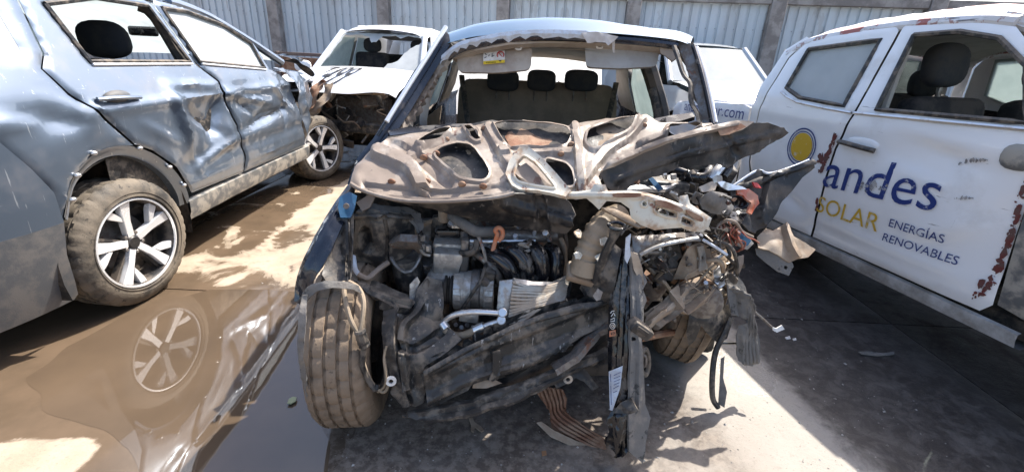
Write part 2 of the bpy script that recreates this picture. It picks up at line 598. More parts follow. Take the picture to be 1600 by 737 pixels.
def crumple(p, amp, sc, seed=0.0):
    q = V(p) * sc + V((seed * 3.1, seed * 1.7, seed * 2.3))
    a = noise.noise(q); b = noise.noise(q * 2.3 + V((5, 1, 2)))
    d = noise.voronoi(q * .9 + V((a, b, 0)) * .35)[0]
    return amp * ((1 - 2.2 * abs(a)) * .42 + (.45 - d[0]) * .75 + (1 - 2 * abs(b)) * .2)

def sheet(name, out, ctrl, m, parent=None, holes=(), sp=7, th=.003, relief=(), rim=0.0, rimw=8, cr=None, rough=0, seed=1, edge=0.0, edgew=10, crisp=True, **kw):
    f = tps(ctrl)
    feats = []
    def offs(pl, d, closed=False):
        n = len(pl); o = []
        for i in range(n):
            a = V(pl[i - 1 if (i or closed) else 0]); b = V(pl[(i + 1) % n if (closed or i < n - 1) else i])
            t = b - a
            if t.length < 1e-6: continue
            t.normalize()
            o.append((pl[i][0] - t.y * d, pl[i][1] + t.x * d))
        return o
    rib = []
    for (pl, wd, am) in relief:
        sm_ = [(q.x, q.y) for q in smoothpts([(x, y, 0) for x, y in pl], 5)]
        rib.append((sm_, wd, am))
        if crisp:
            for s in (-1.15, -.65, .65, 1.15): feats.append(offs(sm_, wd * s))
    if rim and crisp:
        for hl in holes:
            hr = resample(hl, sp)
            c = V((sum(q[0] for q in hr) / len(hr), sum(q[1] for q in hr) / len(hr)))
            for d in (rimw * .75, rimw * 1.25):
                o = offs(hr, d, True)
                if (V(o[0]) - c).length < (V(hr[0]) - c).length: o = offs(hr, -d, True)
                feats.append(o + [o[0]])
    def prof(d, wd):
        return 1 - sstep_(.6 * wd, 1.2 * wd, d) if crisp else math.exp(-(d / wd) ** 2)
    def disp(u, v, p):
        h = 0.0
        q = np.array([[u, v]])
        for (pl, wd, am) in rib:
            d = pdist(pl, q, False)[0]
            if d < wd * 3: h += am * prof(d, wd)
        if rim:
            for hl in holes:
                d = pdist(hl, q)[0]
                if d < rimw * 3: h += rim * prof(d, rimw)
        if edge:
            d = pdist(out, q)[0]
            h += edge * math.exp(-(d / edgew) ** 2)
        if cr:
            h += crumple(p, cr[0], cr[1], seed)
        return h
    return panel(name, out, lambda u, v: A(u, v, f(u, v)), m, parent, holes=holes, sp=sp, th=th, disp=disp if (relief or rim or cr or edge) else None, seed=seed, feats=feats, **kw)

def textmesh(body, size=1.0, shear=0.0):
    cu = bpy.data.curves.new('lettering', 'FONT')
    cu.body = body
    cu.size = size
    cu.shear = shear
    cu.resolution_u = 4
    o = bpy.data.objects.new('lettering', cu)
    COL.objects.link(o)
    dg = bpy.context.evaluated_depsgraph_get()
    me = bpy.data.meshes.new_from_object(o.evaluated_get(dg))
    v = [(p.co.x, p.co.y) for p in me.vertices]
    f = [tuple(q.vertices) for q in me.polygons]
    bpy.data.objects.remove(o); bpy.data.curves.remove(cu); bpy.data.meshes.remove(me)
    return v, f

def lettering(name, body, origin, width, height, mapf, m, parent, slope=0.0, bold=0.0):
    """flat print: text fitted to width and cap height, laid on a surface mapf(u, v)"""
    v, f = textmesh(body)
    xs = [p[0] for p in v]; ys = [p[1] for p in v]
    x0, x1 = min(xs), max(xs)
    y1 = max(ys)
    vs = []
    for x, y in v:
        u = (x - x0) / (x1 - x0) * width
        vs.append(mapf(origin[0] + u, origin[1] + y / y1 * height + slope * u))
    return ob(name, vs, f, m, parent)

# ------------------------------------------------------------------ the yard: concrete slabs, puddle, fence
def sstep(a, b, x):
    t = min(1.0, max(0.0, (x - a) / (b - a)))
    return t * t * (3 - 2 * t)

def ground_mat():
    m = bpy.data.materials.new('yard concrete')
    m.use_nodes = True
    t = m.node_tree
    L = t.links.new
    b = t.nodes['Principled BSDF']
    tc = t.nodes.new('ShaderNodeTexCoord')
    def noi(s, det=8, rg=.6, dist=0):
        n = t.nodes.new('ShaderNodeTexNoise')
        n.inputs['Scale'].default_value = s; n.inputs['Detail'].default_value = det; n.inputs['Roughness'].default_value = rg
        n.inputs['Distortion'].default_value = dist
        L(tc.outputs['Object'], n.inputs['Vector'])
        return n.outputs[0]
    def rng(src, a, c, lo=0., hi=1.):
        r = t.nodes.new('ShaderNodeMapRange'); r.interpolation_type = 'SMOOTHSTEP'
        r.inputs['From Min'].default_value = a; r.inputs['From Max'].default_value = c
        r.inputs['To Min'].default_value = lo; r.inputs['To Max'].default_value = hi
        L(src, r.inputs['Value']); return r.outputs[0]
    def ma(op, a, c):
        x = t.nodes.new('ShaderNodeMath'); x.operation = op; x.use_clamp = False
        for i, q in enumerate((a, c)):
            if isinstance(q, (int, float)): x.inputs[i].default_value = q
            else: L(q, x.inputs[i])
        return x.outputs[0]
    def mix(f, a, c):
        x = t.nodes.new('ShaderNodeMix'); x.data_type = 'RGBA'
        L(f, x.inputs[0])
        for q, k in ((a, 6), (c, 7)):
            if isinstance(q, tuple): x.inputs[k].default_value = (*q, 1)
            else: L(q, x.inputs[k])
        return x.outputs[2]
    def att(n):
        a = t.nodes.new('ShaderNodeAttribute'); a.attribute_name = n; return a.outputs['Fac']
    base = mix(rng(noi(1.3), .3, .7), (.29, .26, .225), (.37, .34, .30))
    sand = mix(rng(noi(5), .35, .7), (.43, .345, .26), (.32, .26, .19))
    base = mix(rng(ma('ADD', att('sand'), ma('MULTIPLY', ma('SUBTRACT', noi(2.2), .5), .8)), .35, .65), base, sand)
    base = mix(rng(noi(38, 4), .56, .72, 0, .45), base, (.20, .17, .145))
    base = mix(rng(noi(140, 3), .60, .70, 0, .5), base, (.12, .10, .085))
    n2 = ma('MULTIPLY', ma('SUBTRACT', noi(2.6, 9, .62, .6), .5), 1.3)
    wet = rng(ma('ADD', att('wet'), n2), .42, .56)
    wcol = mix(rng(noi(3.2), .35, .7), (.145, .102, .068), (.105, .075, .050))
    base = mix(wet, base, wcol)
    n3 = ma('MULTIPLY', ma('SUBTRACT', noi(4.5, 9, .7, .4), .5), 1.2)
    dirtshade = rng(ma('ADD', att('dirt'), ma('MULTIPLY', ma('SUBTRACT', noi(6, 9, .7, .5), .5), .9)), .25, .9)
    base = mix(dirtshade, base, mix(rng(noi(24, 6, .7), .42, .60), (.095, .072, .055), (.21, .17, .135)))  # brown grime colour that also carries the wreck's painted-in shade
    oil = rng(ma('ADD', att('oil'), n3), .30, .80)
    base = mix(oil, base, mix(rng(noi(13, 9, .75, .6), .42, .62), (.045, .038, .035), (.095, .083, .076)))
    L(base, b.inputs['Base Color'])
    rw = rng(wet, 0, 1, .85, .035)
    sheen = rng(ma('ADD', att('oil'), n2), .55, .85, 0, .50)
    rw = ma('SUBTRACT', rw, sheen)
    sp = rng(ma('ADD', att('spark'), ma('MULTIPLY', ma('SUBTRACT', noi(9, 8, .7), .5), .8)), .42, .52)
    rw2 = t.nodes.new('ShaderNodeMix')
    L(sp, rw2.inputs[0]); L(rw, rw2.inputs[2]); rw2.inputs[3].default_value = .22
    cl = t.nodes.new('ShaderNodeClamp'); L(rw2.outputs[0], cl.inputs[0]); cl.inputs[1].default_value = .1
    L(cl.outputs[0], b.inputs['Roughness'])
    bp = t.nodes.new('ShaderNodeBump'); bp.inputs['Distance'].default_value = .012
    hn = ma('ADD', ma('MULTIPLY', noi(70, 6, .7), .6), ma('MULTIPLY', noi(12, 4), .5))
    L(hn, bp.inputs['Height'])
    st = t.nodes.new('ShaderNodeMapRange'); L(wet, st.inputs['Value'])
    st.inputs['To Min'].default_value = .35; st.inputs['To Max'].default_value = .012
    st2 = t.nodes.new('ShaderNodeMix'); L(sp, st2.inputs[0]); L(st.outputs[0], st2.inputs[2]); st2.inputs[3].default_value = .8
    L(st2.outputs[0], bp.inputs['Strength'])
    L(bp.outputs[0], b.inputs['Normal'])
    return m
M['ground'] = ground_mat()

ground = ob('ground', [(-400, -300, -.06), (400, -300, -.06), (400, 500, -.06), (-400, 500, -.06)], [(0, 1, 2, 3)], 'ground', kind='structure')

def a_wet(x, y):
    w = sstep(-.45, -.75, x) * sstep(2.55, 2.30, y) * 1.0
    dry = sstep(-1.35, -1.55, x) * sstep(1.36, 1.18, y)
    w = w * (1 - .85 * dry)
    far = sstep(2.25, 2.45, y) * sstep(8, 5, y) * sstep(-.3, -.8, x)
    w = max(w, far * (.44 - .12 * sstep(3.6, 5.2, y)))
    w = max(w, .62 * sstep(-1.7, -1.95, x) * sstep(2.2, 3, y))
    return w
def a_sand(x, y):
    return sstep(-.2, -.9, x) * .9
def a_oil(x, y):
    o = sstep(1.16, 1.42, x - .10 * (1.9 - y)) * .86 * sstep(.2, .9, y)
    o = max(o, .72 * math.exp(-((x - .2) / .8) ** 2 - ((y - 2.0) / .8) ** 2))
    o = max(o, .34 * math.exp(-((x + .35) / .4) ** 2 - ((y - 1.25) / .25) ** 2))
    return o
def a_dirtshade(x, y):  # dirt plus painted shade: darkens the shaded concrete under the wreck
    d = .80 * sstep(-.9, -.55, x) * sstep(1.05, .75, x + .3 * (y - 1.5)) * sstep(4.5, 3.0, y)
    return d * (1 - .45 * math.exp(-((x - .7) / .25) ** 2 - ((y - 1.2) / .2) ** 2))  # weaker around the sunlit patch
def a_spark(x, y):
    return .95 * math.exp(-((x - 1.17) / .15) ** 2 - ((y - 1.86) / .24) ** 2)

def slab(x0, x1, y0, y1, step, dz):
    nx = max(2, int((x1 - x0) / step)); ny = max(2, int((y1 - y0) / step))
    vs = []; fs = []
    for j in range(ny + 1):
        for i in range(nx + 1):
            e = .006 if (i in (0, nx) or j in (0, ny)) else 0
            vs.append((x0 + (x1 - x0) * i / nx, y0 + (y1 - y0) * j / ny, dz - e))
    for j in range(ny):
        for i in range(nx):
            a = j * (nx + 1) + i
            fs.append((a, a + 1, a + nx + 2, a + nx + 1))
    n = len(vs)
    ring = [i for i in range(nx)] + [nx + j * (nx + 1) for j in range(ny)] + [ny * (nx + 1) + i for i in range(nx, 0, -1)] + [j * (nx + 1) for j in range(ny, 0, -1)]
    vs += [(vs[i][0], vs[i][1], -.05) for i in ring]
    for k in range(len(ring)):
        k2 = (k + 1) % len(ring)
        fs.append((ring[k2], ring[k], n + k, n + k2))
    o = ob('concrete_slab', vs, fs, 'ground', ground)
    for nm, fn in (('dirt', a_dirtshade), ('wet', a_wet), ('oil', a_oil), ('sand', a_sand), ('spark', a_spark)):
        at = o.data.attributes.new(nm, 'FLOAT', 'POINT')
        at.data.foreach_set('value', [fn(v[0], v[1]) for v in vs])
    return o
XS = [-12.4, -7.5, -2.6, 2.3, 7.2, 12.1]
YS = [-4.63, -1.13, 2.37, 5.87, 9.37, 12.87]
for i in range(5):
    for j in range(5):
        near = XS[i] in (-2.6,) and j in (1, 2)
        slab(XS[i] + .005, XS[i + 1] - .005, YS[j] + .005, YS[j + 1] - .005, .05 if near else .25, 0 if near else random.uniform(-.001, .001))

# puddle of muddy water
def pud_mat():
    m = bpy.data.materials.new('muddy puddle water')
    m.use_nodes = True
    t = m.node_tree; L = t.links.new
    b = t.nodes['Principled BSDF']
    tc = t.nodes.new('ShaderNodeTexCoord')
    n = t.nodes.new('ShaderNodeTexNoise'); n.inputs['Scale'].default_value = 2.3; n.inputs['Detail'].default_value = 7
    L(tc.outputs['Object'], n.inputs['Vector'])
    r = t.nodes.new('ShaderNodeValToRGB')
    r.color_ramp.elements[0].position = .35; r.color_ramp.elements[0].color = (.090, .064, .043, 1)
    r.color_ramp.elements[1].position = .68; r.color_ramp.elements[1].color = (.125, .088, .058, 1)
    L(n.outputs[0], r.inputs[0]); L(r.outputs[0], b.inputs['Base Color'])
    b.inputs['Roughness'].default_value = .012
    b.inputs['IOR'].default_value = 1.55
    b.inputs['Specular IOR Level'].default_value = .75
    n2 = t.nodes.new('ShaderNodeTexNoise'); n2.inputs['Scale'].default_value = 5; n2.inputs['Detail'].default_value = 2
    L(tc.outputs['Object'], n2.inputs['Vector'])
    bp = t.nodes.new('ShaderNodeBump'); bp.inputs['Strength'].default_value = .018; bp.inputs['Distance'].default_value = .02
    L(n2.outputs[0], bp.inputs['Height']); L(bp.outputs[0], b.inputs['Normal'])
    return m
M['puddle'] = pud_mat()
pp = [(516, 690), (500, 640), (478, 560), (470, 505), (476, 458), (420, 452), (330, 452), (262, 470), (190, 495), (110, 540), (40, 590), (70, 640), (150, 668), (205, 700), (232, 750), (250, 830), (380, 860), (500, 830), (509, 760)]
po = [tuple(G(x, y)[:2]) for x, y in pp]
pr = []
for k, p in enumerate(resample(po, .035)):
    e = noise.noise(V((p[0] * 7, p[1] * 7, 2))) * .018
    pr.append((p[0] + e, p[1] + e * .7))
ob('puddle', [V((u, v, .0007)) for u, v in pr] if sum(pr[i - 1][0] * pr[i][1] - pr[i][0] * pr[i - 1][1] for i in range(len(pr))) > 0 else [V((u, v, .0007)) for u, v in reversed(pr)], [tuple(range(len(pr)))], 'puddle', kind='structure')

# fence of corrugated bays between concrete posts
FY0, FE, FS = 10.75, .0371, .2295
def fpt(i, off=0.0):
    """plan position along the fence line, i counted in bays from the post left of centre"""
    n = V((-FE, -FS)).normalized()
    return V((-.4945 * FY0 + i * FS * FY0, FY0 - i * FE * FY0)) + n * off
fdir = (fpt(1) - fpt(0)).normalized()
fang = math.atan2(fdir.y, fdir.x)
fo = fpt(2)
fence = thing('boundary_fence', 'long pale blue corrugated metal fence with concrete posts behind the wrecks', 'fence', Matrix.Translation((fo.x, fo.y, 0)) @ Matrix.Rotation(fang, 4, 'Z'))
BL = (fpt(1) - fpt(0)).length
ztop = lambda i: 2.30 + .02 * i
def corr_sheet(i0, x0, x1):
    mb = MB()
    prof = []
    x = x0; k = 0
    pitch = .167
    while x < x1 - .01:
        for dx, dy in ((0, .0), (.118, .0), (.128, .028), (.157, .028), (.167, .0)):
            if x + dx <= x1: prof.append((x + dx, dy + (.004 * math.sin(k * 2.1))))
        x += pitch; k += 1
    rows = []
    for z in (.12, .9, 1.6, 2.42):
        row = []
        for (x, dy) in prof:
            p = fpt(i0, 0.0) + fdir * x
            nrm = V((-fdir.y, fdir.x))
            p = p + nrm * (.05 - .0 + dy)
            row.append(V((p.x, p.y, z)))
        rows.append(row)
    mb.grid(rows)
    return mb
M['fencebolt'] = mat('fence bolt', (.30, .33, .36), .5, .4)
for i in range(-3, 8):
    p = fpt(i)
    MB().box((p.x, p.y, 1.35), (.25, .22, 2.7), (0, 0, fang), .012).build('concrete_post', 'concrete', fence)
    c = corr_sheet(i, .06, BL - .06)
    sh = c.build('corrugated_sheet', 'fence', fence, ang=20)
    b = MB()
    for k in range(14):
        q = fpt(i) + fdir * (.18 + k * .167) + V((fdir.y, -fdir.x)) * (-.048)
        for z in (2.0, .7):
            b.box((q.x, q.y, z), (.018, .014, .018), (0, 0, fang), .004)
    b.build('bolts', 'fencebolt', sh, kind='stuff')
    q = fpt(i) + fdir * (BL / 2)
    MB().box((q.x, q.y, 2.49), (BL - .256, .16, .14), (0, 0, fang), .01).build('top_beam', 'concrete', fence)
    MB().box((q.x, q.y, .06), (BL - .256, .16, .12), (0, 0, fang), .01).build('base_beam', 'concrete', fence)

# brown steel hatch frame leaning at the fence foot
bp0 = A(473, 92, 9.3)
fr = thing('steel_frame', 'low brown steel frame with an inset sheet standing before the fence', 'metal frame', Matrix.Translation((bp0.x, bp0.y, 0)))
for dx in (-.48, .48):
    MB().box((bp0.x + dx, bp0.y, .62), (.07, .07, 1.24), None, .006).build('upright', 'brownmetal', fr)
for z in (.5, 1.24 - .035):
    MB().box((bp0.x, bp0.y - .003, z), (.89, .06, .06), None, .006).build('rail', 'brownmetal', fr)
MB().box((bp0.x, bp0.y + .02, .84), (.89, .02, .61), None, .004).build('sheet_panel', 'rust', fr)

# grit, glass crumbs and small stones scattered on the concrete
gm = MB()
rg_ = random.Random(21)
for k in range(900):
    x = rg_.uniform(-1.6, 1.9); y = rg_.uniform(1.0, 3.6) if k % 3 else rg_.uniform(1.05, 1.7)
    if x < -.62 and y < 2.3: continue
    r = .0022 + .006 * rg_.random() ** 4
    a0 = rg_.random() * 6.28
    vs = [(x + r * math.cos(a0 + i * 1.571) * rg_.uniform(.6, 1.3), y + r * math.sin(a0 + i * 1.571) * rg_.uniform(.6, 1.3), .0005) for i in range(4)] + [(x, y, r * rg_.uniform(.6, 1.1))]
    gm.add(vs, [(0, 1, 4), (1, 2, 4), (2, 3, 4), (3, 0, 4)])
M['grit'] = mat('grit', (.20, .17, .14), .8, 0, (.45, .43, .40), .9, 30)
gr = gm.build('grit', 'grit', None, kind='stuff', ang=10)

# ------------------------------------------------------------------ wheels
def prism(mb, poly, h0, h1, frame, inset=.003):
    """poly in (radial, tangential); frame maps (r, t, h) to space"""
    n = len(poly)
    cx = sum(p[0] for p in poly) / n; cy = sum(p[1] for p in poly) / n
    top = []
    for p in poly:
        d = V((cx - p[0], cy - p[1])); d = d.normalized() * inset
        top.append((p[0] + d.x, p[1] + d.y))
    vs = [frame(p[0], p[1], h0) for p in poly] + [frame(p[0], p[1], h1 - inset) for p in poly] + [frame(p[0], p[1], h1) for p in top]
    fs = [tuple(range(2 * n, 3 * n)), tuple(reversed(range(n)))]
    for k in range(2):
        for i in range(n):
            j = (i + 1) % n
            fs.append((k * n + i, k * n + j, (k + 1) * n + j, (k + 1) * n + i))
    mb.add(vs, fs)

def wheel(parent, c, ax, Rt=.345, Wd=.225, rr=.225, style='alloy', rot=0.0, tm='tyre', flat=0.0, detail=144):
    c = V(c); ax = V(ax).normalized()
    h = Wd / 2
    prof = [(rr, -h + .012), (rr + .018, -h + .002), (Rt - .055, -h - .004), (Rt - .02, -h + .010), (Rt - .004, -h + .030)]
    shoulders = {3, 4}
    g = [-.5, -.17, .17, .5]
    for q in g:
        x = q * (Wd - .09)
        prof += [(Rt, x - .006), (Rt - .008, x - .0045), (Rt - .008, x + .0045), (Rt, x + .006)]
    k0 = len(prof)
    prof += [(Rt - .004, h - .030), (Rt - .02, h - .010), (Rt - .055, h + .004), (Rt - .070, h + .006), (Rt - .071, h + .0025), (Rt - .086, h + .0035), (Rt - .087, h + .0065), (Rt - .091, h + .006), (Rt - .092, h + .002), (rr + .018, h - .002), (rr, h - .012)]
    shoulders |= {k0, k0 + 1}
    def rf(k, j, r):
        o = r
        if k in shoulders and j % 4 == 0: o -= .006
        elif 4 < k < k0 and (j + 2 * (k // 4)) % 5 == 0: o -= .0065
        return o
    t = MB().lathe(prof, c, ax, detail, cap=False, radf=rf)
    if flat:
        for v in t.v:
            if v.z < flat: v.z = flat - (flat - v.z) * .05
    t = t.build('wheel', tm, parent, ang=30)
    b = MB()
    b.lathe([(rr + .004, h - .008), (rr - .004, h - .004), (rr - .012, h - .012), (rr - .022, h - .05), (rr - .028, -h + .03), (rr + .004, -h + .01)], c, ax, 48, cap=False)
    b.lathe([(rr - .03, -h + .10), (rr - .03, -h + .09)], c, ax, 48)
    b.build('rim_barrel', 'rimdark', t)
    if style != 'steel':
        MB().lathe([(rr + .005, h - .009), (rr + .003, h - .001), (rr - .006, h), (rr - .009, h - .010)], c, ax, 64, cap=False).build('rim_lip', 'rimsilver', t)
    MB().lathe([(rr * .62, h - .125), (rr * .62, h - .110), (rr * .3, h - .10), (.03, h - .1)], c, ax, 40).build('brake_disc', 'steel', t)
    ref = V((0, 0, 1))
    e1 = (ref - ax * ref.dot(ax)).normalized(); e2 = ax.cross(e1)
    N = 5
    for i in range(N):
        a = rot + 2 * math.pi * i / N
        er = e1 * math.cos(a) + e2 * math.sin(a); et = -e1 * math.sin(a) + e2 * math.cos(a)
        s = rr / .225
        def fr(r, tt, hh):
            dish = -.028 * (1 - min(1, r / (rr * .95))) * 1.0
            return c + er * r + et * tt + ax * (h - .012 + hh + dish)
        if style == 'alloy':
            mb = MB()
            prism(mb, [(.032 * s, -.019), (.11 * s, -.021), (.15 * s, -.030), (.216 * s, -.046), (.2195 * s, -.010), (.213 * s, .014), (.14 * s, .016), (.032 * s, .019)], -.035, 0, fr)
            prism(mb, [(.125 * s, .020), (.150 * s, .020), (.2045 * s, .066), (.189 * s, .104), (.165 * s, .082)], -.035, -.003, fr)
            mb.build('spoke', 'rimsilver', t)
            mb = MB()
            prism(mb, [(.05 * s, -.022), (.09 * s, -.034), (.205 * s, -.070), (.21 * s, -.05), (.10 * s, -.024)], -.06, -.022, fr)
            mb.build('spoke_pocket', 'rimdark', t)
        else:
            mb = MB()
            prism(mb, [(.03 * s, -.03), (.2 * s, -.05), (.2 * s, .05), (.03 * s, .03)], -.03, 0, fr)
            mb.build('spoke', 'rimdark' if style == 'steel' else 'rimsilver', t)
    MB().cyl(c + ax * (h - .075), c + ax * (h - .030), .036, 24).build('hub_cap', 'rimdark', t)
    nb = MB()
    for i in range(5):
        a = rot + .6 + 2 * math.pi * i / 5
        q = c + (e1 * math.cos(a) + e2 * math.sin(a)) * .055
        nb.cyl(q + ax * (h - .08), q + ax * (h - .035), .010, 6)
    nb.build('wheel_nuts', 'steel', t, kind='stuff')
    return t

def gauss(x, z, x0, z0, sx, sz):
    return math.exp(-((x - x0) / sx) ** 2 - ((z - z0) / sz) ** 2)

# ------------------------------------------------------------------ battered blue grey SUV on the left
def frame(org, fwd):
    f = V((fwd[0], fwd[1], 0)).normalized(); l = V((-f.y, f.x, 0))
    return Matrix(((f.x, l.x, 0, org[0]), (f.y, l.y, 0, org[1]), (0, 0, 1, 0), (0, 0, 0, 1)))
kf = V((math.sin(-.028), math.cos(-.028), 0)); kl = V((-kf.y, kf.x, 0))
KM = frame(V((-2.027, 2.257, 0)) + kl * .90, kf)
kia = thing('suv', "blue grey SUV with dented scratched doors and an open rear side window", "car", KM)
def wk(x, z):
    q = .915 - .06 * max(0, (.75 - z) / .45) ** 2 - .38 * max(0, z - 1.05)
    if x < -.3: q -= .2 * ((-.3 - x) / .65) ** 2
    if x > 2.9: q -= .25 * ((x - 2.9) / .67) ** 2
    return q
def KS(side, off=0.0):
    return lambda x, z: KM @ V((x, side * (wk(x, z) + off), z))
KCREASE = [(.47, 1.12, .60, .60, .05, .030), (.50, 1.13, .98, 1.10, .035, .022), (.98, 1.06, .78, .72, .07, -.035), (.58, .62, 1.10, .74, .045, .026), (.62, .98, .90, .80, .05, -.028),
           (1.04, 1.03, 1.62, .93, .04, .024), (1.08, .76, 1.95, .86, .05, -.026), (1.15, 1.0, 1.35, .86, .04, -.022), (1.7, 1.05, 2.05, .80, .05, .03), (1.9, 1.1, 1.85, .7, .05, -.03),
           (.2, .95, .45, .80, .05, .012), (-.45, 1.08, -.12, 1.0, .05, -.022), (-.30, 1.13, -.05, 1.06, .03, .014), (.45, .54, 1.08, .54, .02, .010), (1.18, .54, 2.2, .55, .02, .010)]
def kdent(x, z, p):
    h = .012 * math.exp(-((z - 1.045) / .03) ** 2)                      # shoulder crease
    h += -.016 * math.exp(-((z - .66) / .05) ** 2) * sstep(.3, .6, x)      # lower door hollow
    h += -.050 * gauss(x, z, .80, .92, .26, .16) - .030 * gauss(x, z, 1.25, .98, .16, .09) - .035 * gauss(x, z, .62, .70, .15, .12)
    h += .024 * gauss(x, z, .52, .90, .05, .2) + .022 * gauss(x, z, 1.0, .80, .05, .12) - .03 * gauss(x, z, 1.5, .82, .3, .06)
    h += -.045 * gauss(x, z, 1.98, .95, .14, .16) + .02 * gauss(x, z, .35, .62, .07, .09)
    h += -.022 * gauss(x, z, -.25, 1.05, .16, .07) + .014 * gauss(x, z, -.12, 1.0, .06, .05)
    for (x0, z0, x1, z1, wd, am) in KCREASE:
        dx, dz = x1 - x0, z1 - z0
        t = min(1, max(0, ((x - x0) * dx + (z - z0) * dz) / (dx * dx + dz * dz)))
        dd_ = math.hypot(x - x0 - t * dx, z - z0 - t * dz)
        if dd_ < wd * 2: h += am * max(0, 1 - dd_ / wd) * math.sin(math.pi * (.12 + .76 * t))
    m = sstep(.15, .5, x) * sstep(1.22, 1.08, z) * sstep(.45, .55, z)
    h += m * crumple((x, 0, z), .011, 3.0, 1.0) + m * crumple((x, 0, z), .003, 11, 2.0)
    m2 = sstep(.0, -.25, x) * sstep(1.2, 1.05, z)
    h += m2 * crumple((x, 0, z), .005, 5, 4.0)
    return h
arch = [(.47, .42), (.445, .52), (.36, .66), (.22, .79), (.04, .865), (-.14, .855), (-.29, .765), (-.37, .62)]
for side in (-1, 1):
    S = KS(side)
    tw = KM @ V((0.6, side * 9, 1.0))
    dd = kdent if side < 0 else None
    kw = dict(toward=tw, curl=.010, curlw=.014)
    rq = panel('rear_quarter', [(-.37, .62), (-.29, .765), (-.14, .855), (.04, .865), (.115, .85), (-.008, .985), (-.137, 1.13), (-.185, 1.24), (-.13, 1.30), (-.075, 1.555), (-.06, 1.60), (-.45, 1.605), (-.70, 1.56), (-.92, 1.15), (-.93, .99), (-.52, .965), (-.385, .755)],
               S, 'kia', kia, holes=[[(-.20, 1.50), (-.22, 1.30), (-.34, 1.30), (-.50, 1.40), (-.42, 1.50)]], sp=.032, disp=dd, **kw)
    panel('quarter_glass', [(-.19, 1.51), (-.21, 1.29), (-.34, 1.29), (-.52, 1.40), (-.43, 1.51)], KS(side, -.012), 'glasswhite', kia, sp=.06, toward=tw)
    rdo = [(.500, .475), (.475, .52), (.385, .67), (.24, .80), (.127, .855), (.0, .995), (-.128, 1.138), (-.176, 1.24), (-.122, 1.30), (-.066, 1.555), (-.04, 1.59), (.70, 1.60), (.78, 1.57), (.875, 1.24), (.905, 1.21), (1.012, 1.125), (1.005, 1.03), (1.098, .818), (1.135, .577), (1.11, .458)]
    rwin = [(.03, 1.505), (.075, 1.262), (.816, 1.250), (.715, 1.555), (.35, 1.562)]
    rd = panel('rear_door', rdo, S, 'kia', kia, holes=[rwin], sp=.020, disp=dd, **kw)
    fdo = [(1.125, .458), (2.245, .452), (2.19, .75), (2.055, 1.07), (1.97, 1.13), (1.80, 1.185), (1.75, 1.38), (1.46, 1.525), (1.06, 1.59), (.81, 1.60), (.795, 1.575), (.892, 1.24), (.922, 1.21), (1.030, 1.129), (1.022, 1.03), (1.115, .818), (1.152, .577)]
    fwin = [(.835, 1.555), (.915, 1.249), (1.715, 1.19), (1.69, 1.375), (1.43, 1.490), (1.065, 1.553)]
    fd = panel('front_door', fdo, S, 'kia', kia, holes=[fwin], sp=.020, disp=dd, **kw)
    panel('window_glass', [(.825, 1.562), (.905, 1.242), (1.722, 1.183), (1.70, 1.382), (1.44, 1.498), (1.065, 1.56)], KS(side, -.014), 'glasswhite' if side < 0 else 'glassdusty', fd, sp=.08, toward=tw)
    if side > 0:
        panel('window_glass', [(.02, 1.51), (.07, 1.25), (.825, 1.24), (.72, 1.56), (.35, 1.57)], KS(side, -.014), 'glassdusty', rd, sp=.08, toward=tw)
    # window seals
    for wn, dr in ((rwin, rd), (fwin, fd)):
        mb = MB()
        lo = wn + [wn[0]]
        mb.tube([KS(side, .0)(*p) for p in resample(wn, .06)] + [KS(side, .0)(*wn[0])], .012, 6, 1)
        mb.build('window_seal', 'blackplastic', dr)
        mb = MB()
        e = [p for p in wn if p[1] < 1.3]
        e.sort()
        mb.tube([KS(side, .006)(p[0], p[1] - .012) for p in e], .007, 6, 1).build('belt_trim', 'rimsilver', dr)
    # handles
    hx = (.10, 1.20)
    for x0, dr in ((.10, rd), (1.30, fd)):
        if side < 0 and x0 > 1: continue
        mb = MB()
        mb.tube([KS(side, .012)(x0 - .13, 1.098), KS(side, .036)(x0 - .07, 1.100), KS(side, .04)(x0 + .03, 1.095), KS(side, .014)(x0 + .125, 1.086)], .015, 10, 5, flat=.75)
        mb.build('handle', 'kia', dr)
        MB().ball(KS(side, .004)(x0 - .0, 1.098), (.05, .17, .066), (0, 0, math.atan2(kf.y, kf.x) + math.pi / 2 + math.pi / 2 * 0), 14, 8).build('handle_recess', 'kia_flat', dr)
    # sill
    rows = []
    for z, o in ((.435, -.03), (.425, .004), (.36, .012), (.30, .004), (.275, -.04), (.28, -.2)):
        rows.append([KM @ V((x, side * (wk(x, z) + o + .008 * noise.noise(V((x * 6, z * 5, 1)))), z + .012 * math.sin(x * 1.1))) for x in np.linspace(.46, 2.34, 40)])
    MB().grid(rows).build('sill', 'silver', kia)
    # fender between door and front wheel, folded up by the crash
    def fdisp(x, z, p):
        return crumple((x, 0, z), .05, 4.5, 7.0) - .05 * sstep(2.2, 2.55, x) if side < 0 else 0
    panel('front_fender', [(2.27, .46), (2.205, .75), (2.07, 1.075), (1.99, 1.14), (1.83, 1.19), (2.05, 1.17), (2.35, 1.13), (2.52, 1.0), (2.57, .86), (2.48, .80), (2.36, .68), (2.30, .55)], S, 'kia', kia, sp=.022, disp=fdisp, toward=tw)
    # wheel arch lip with clips, wells
    rows = []
    for o, dy in ((0.0, -.004), (.022, -.016), (.034, -.03), (.052, -.034), (.062, -.12)):
        row = []
        for (x, z) in smoothpts([(a[0], 0, a[1]) for a in arch], 4) and [(p.x, p.z) for p in smoothpts([(a[0], 0, a[1]) for a in arch], 4)]:
            d = V((x, z - .345)); d = d.normalized()
            row.append(KM @ V((x - d.x * o, side * (wk(x, z) + dy), z - d.y * o)))
        rows.append(row)
    MB().grid(rows).build('wheel_arch', 'kia', kia)
    cl = MB()
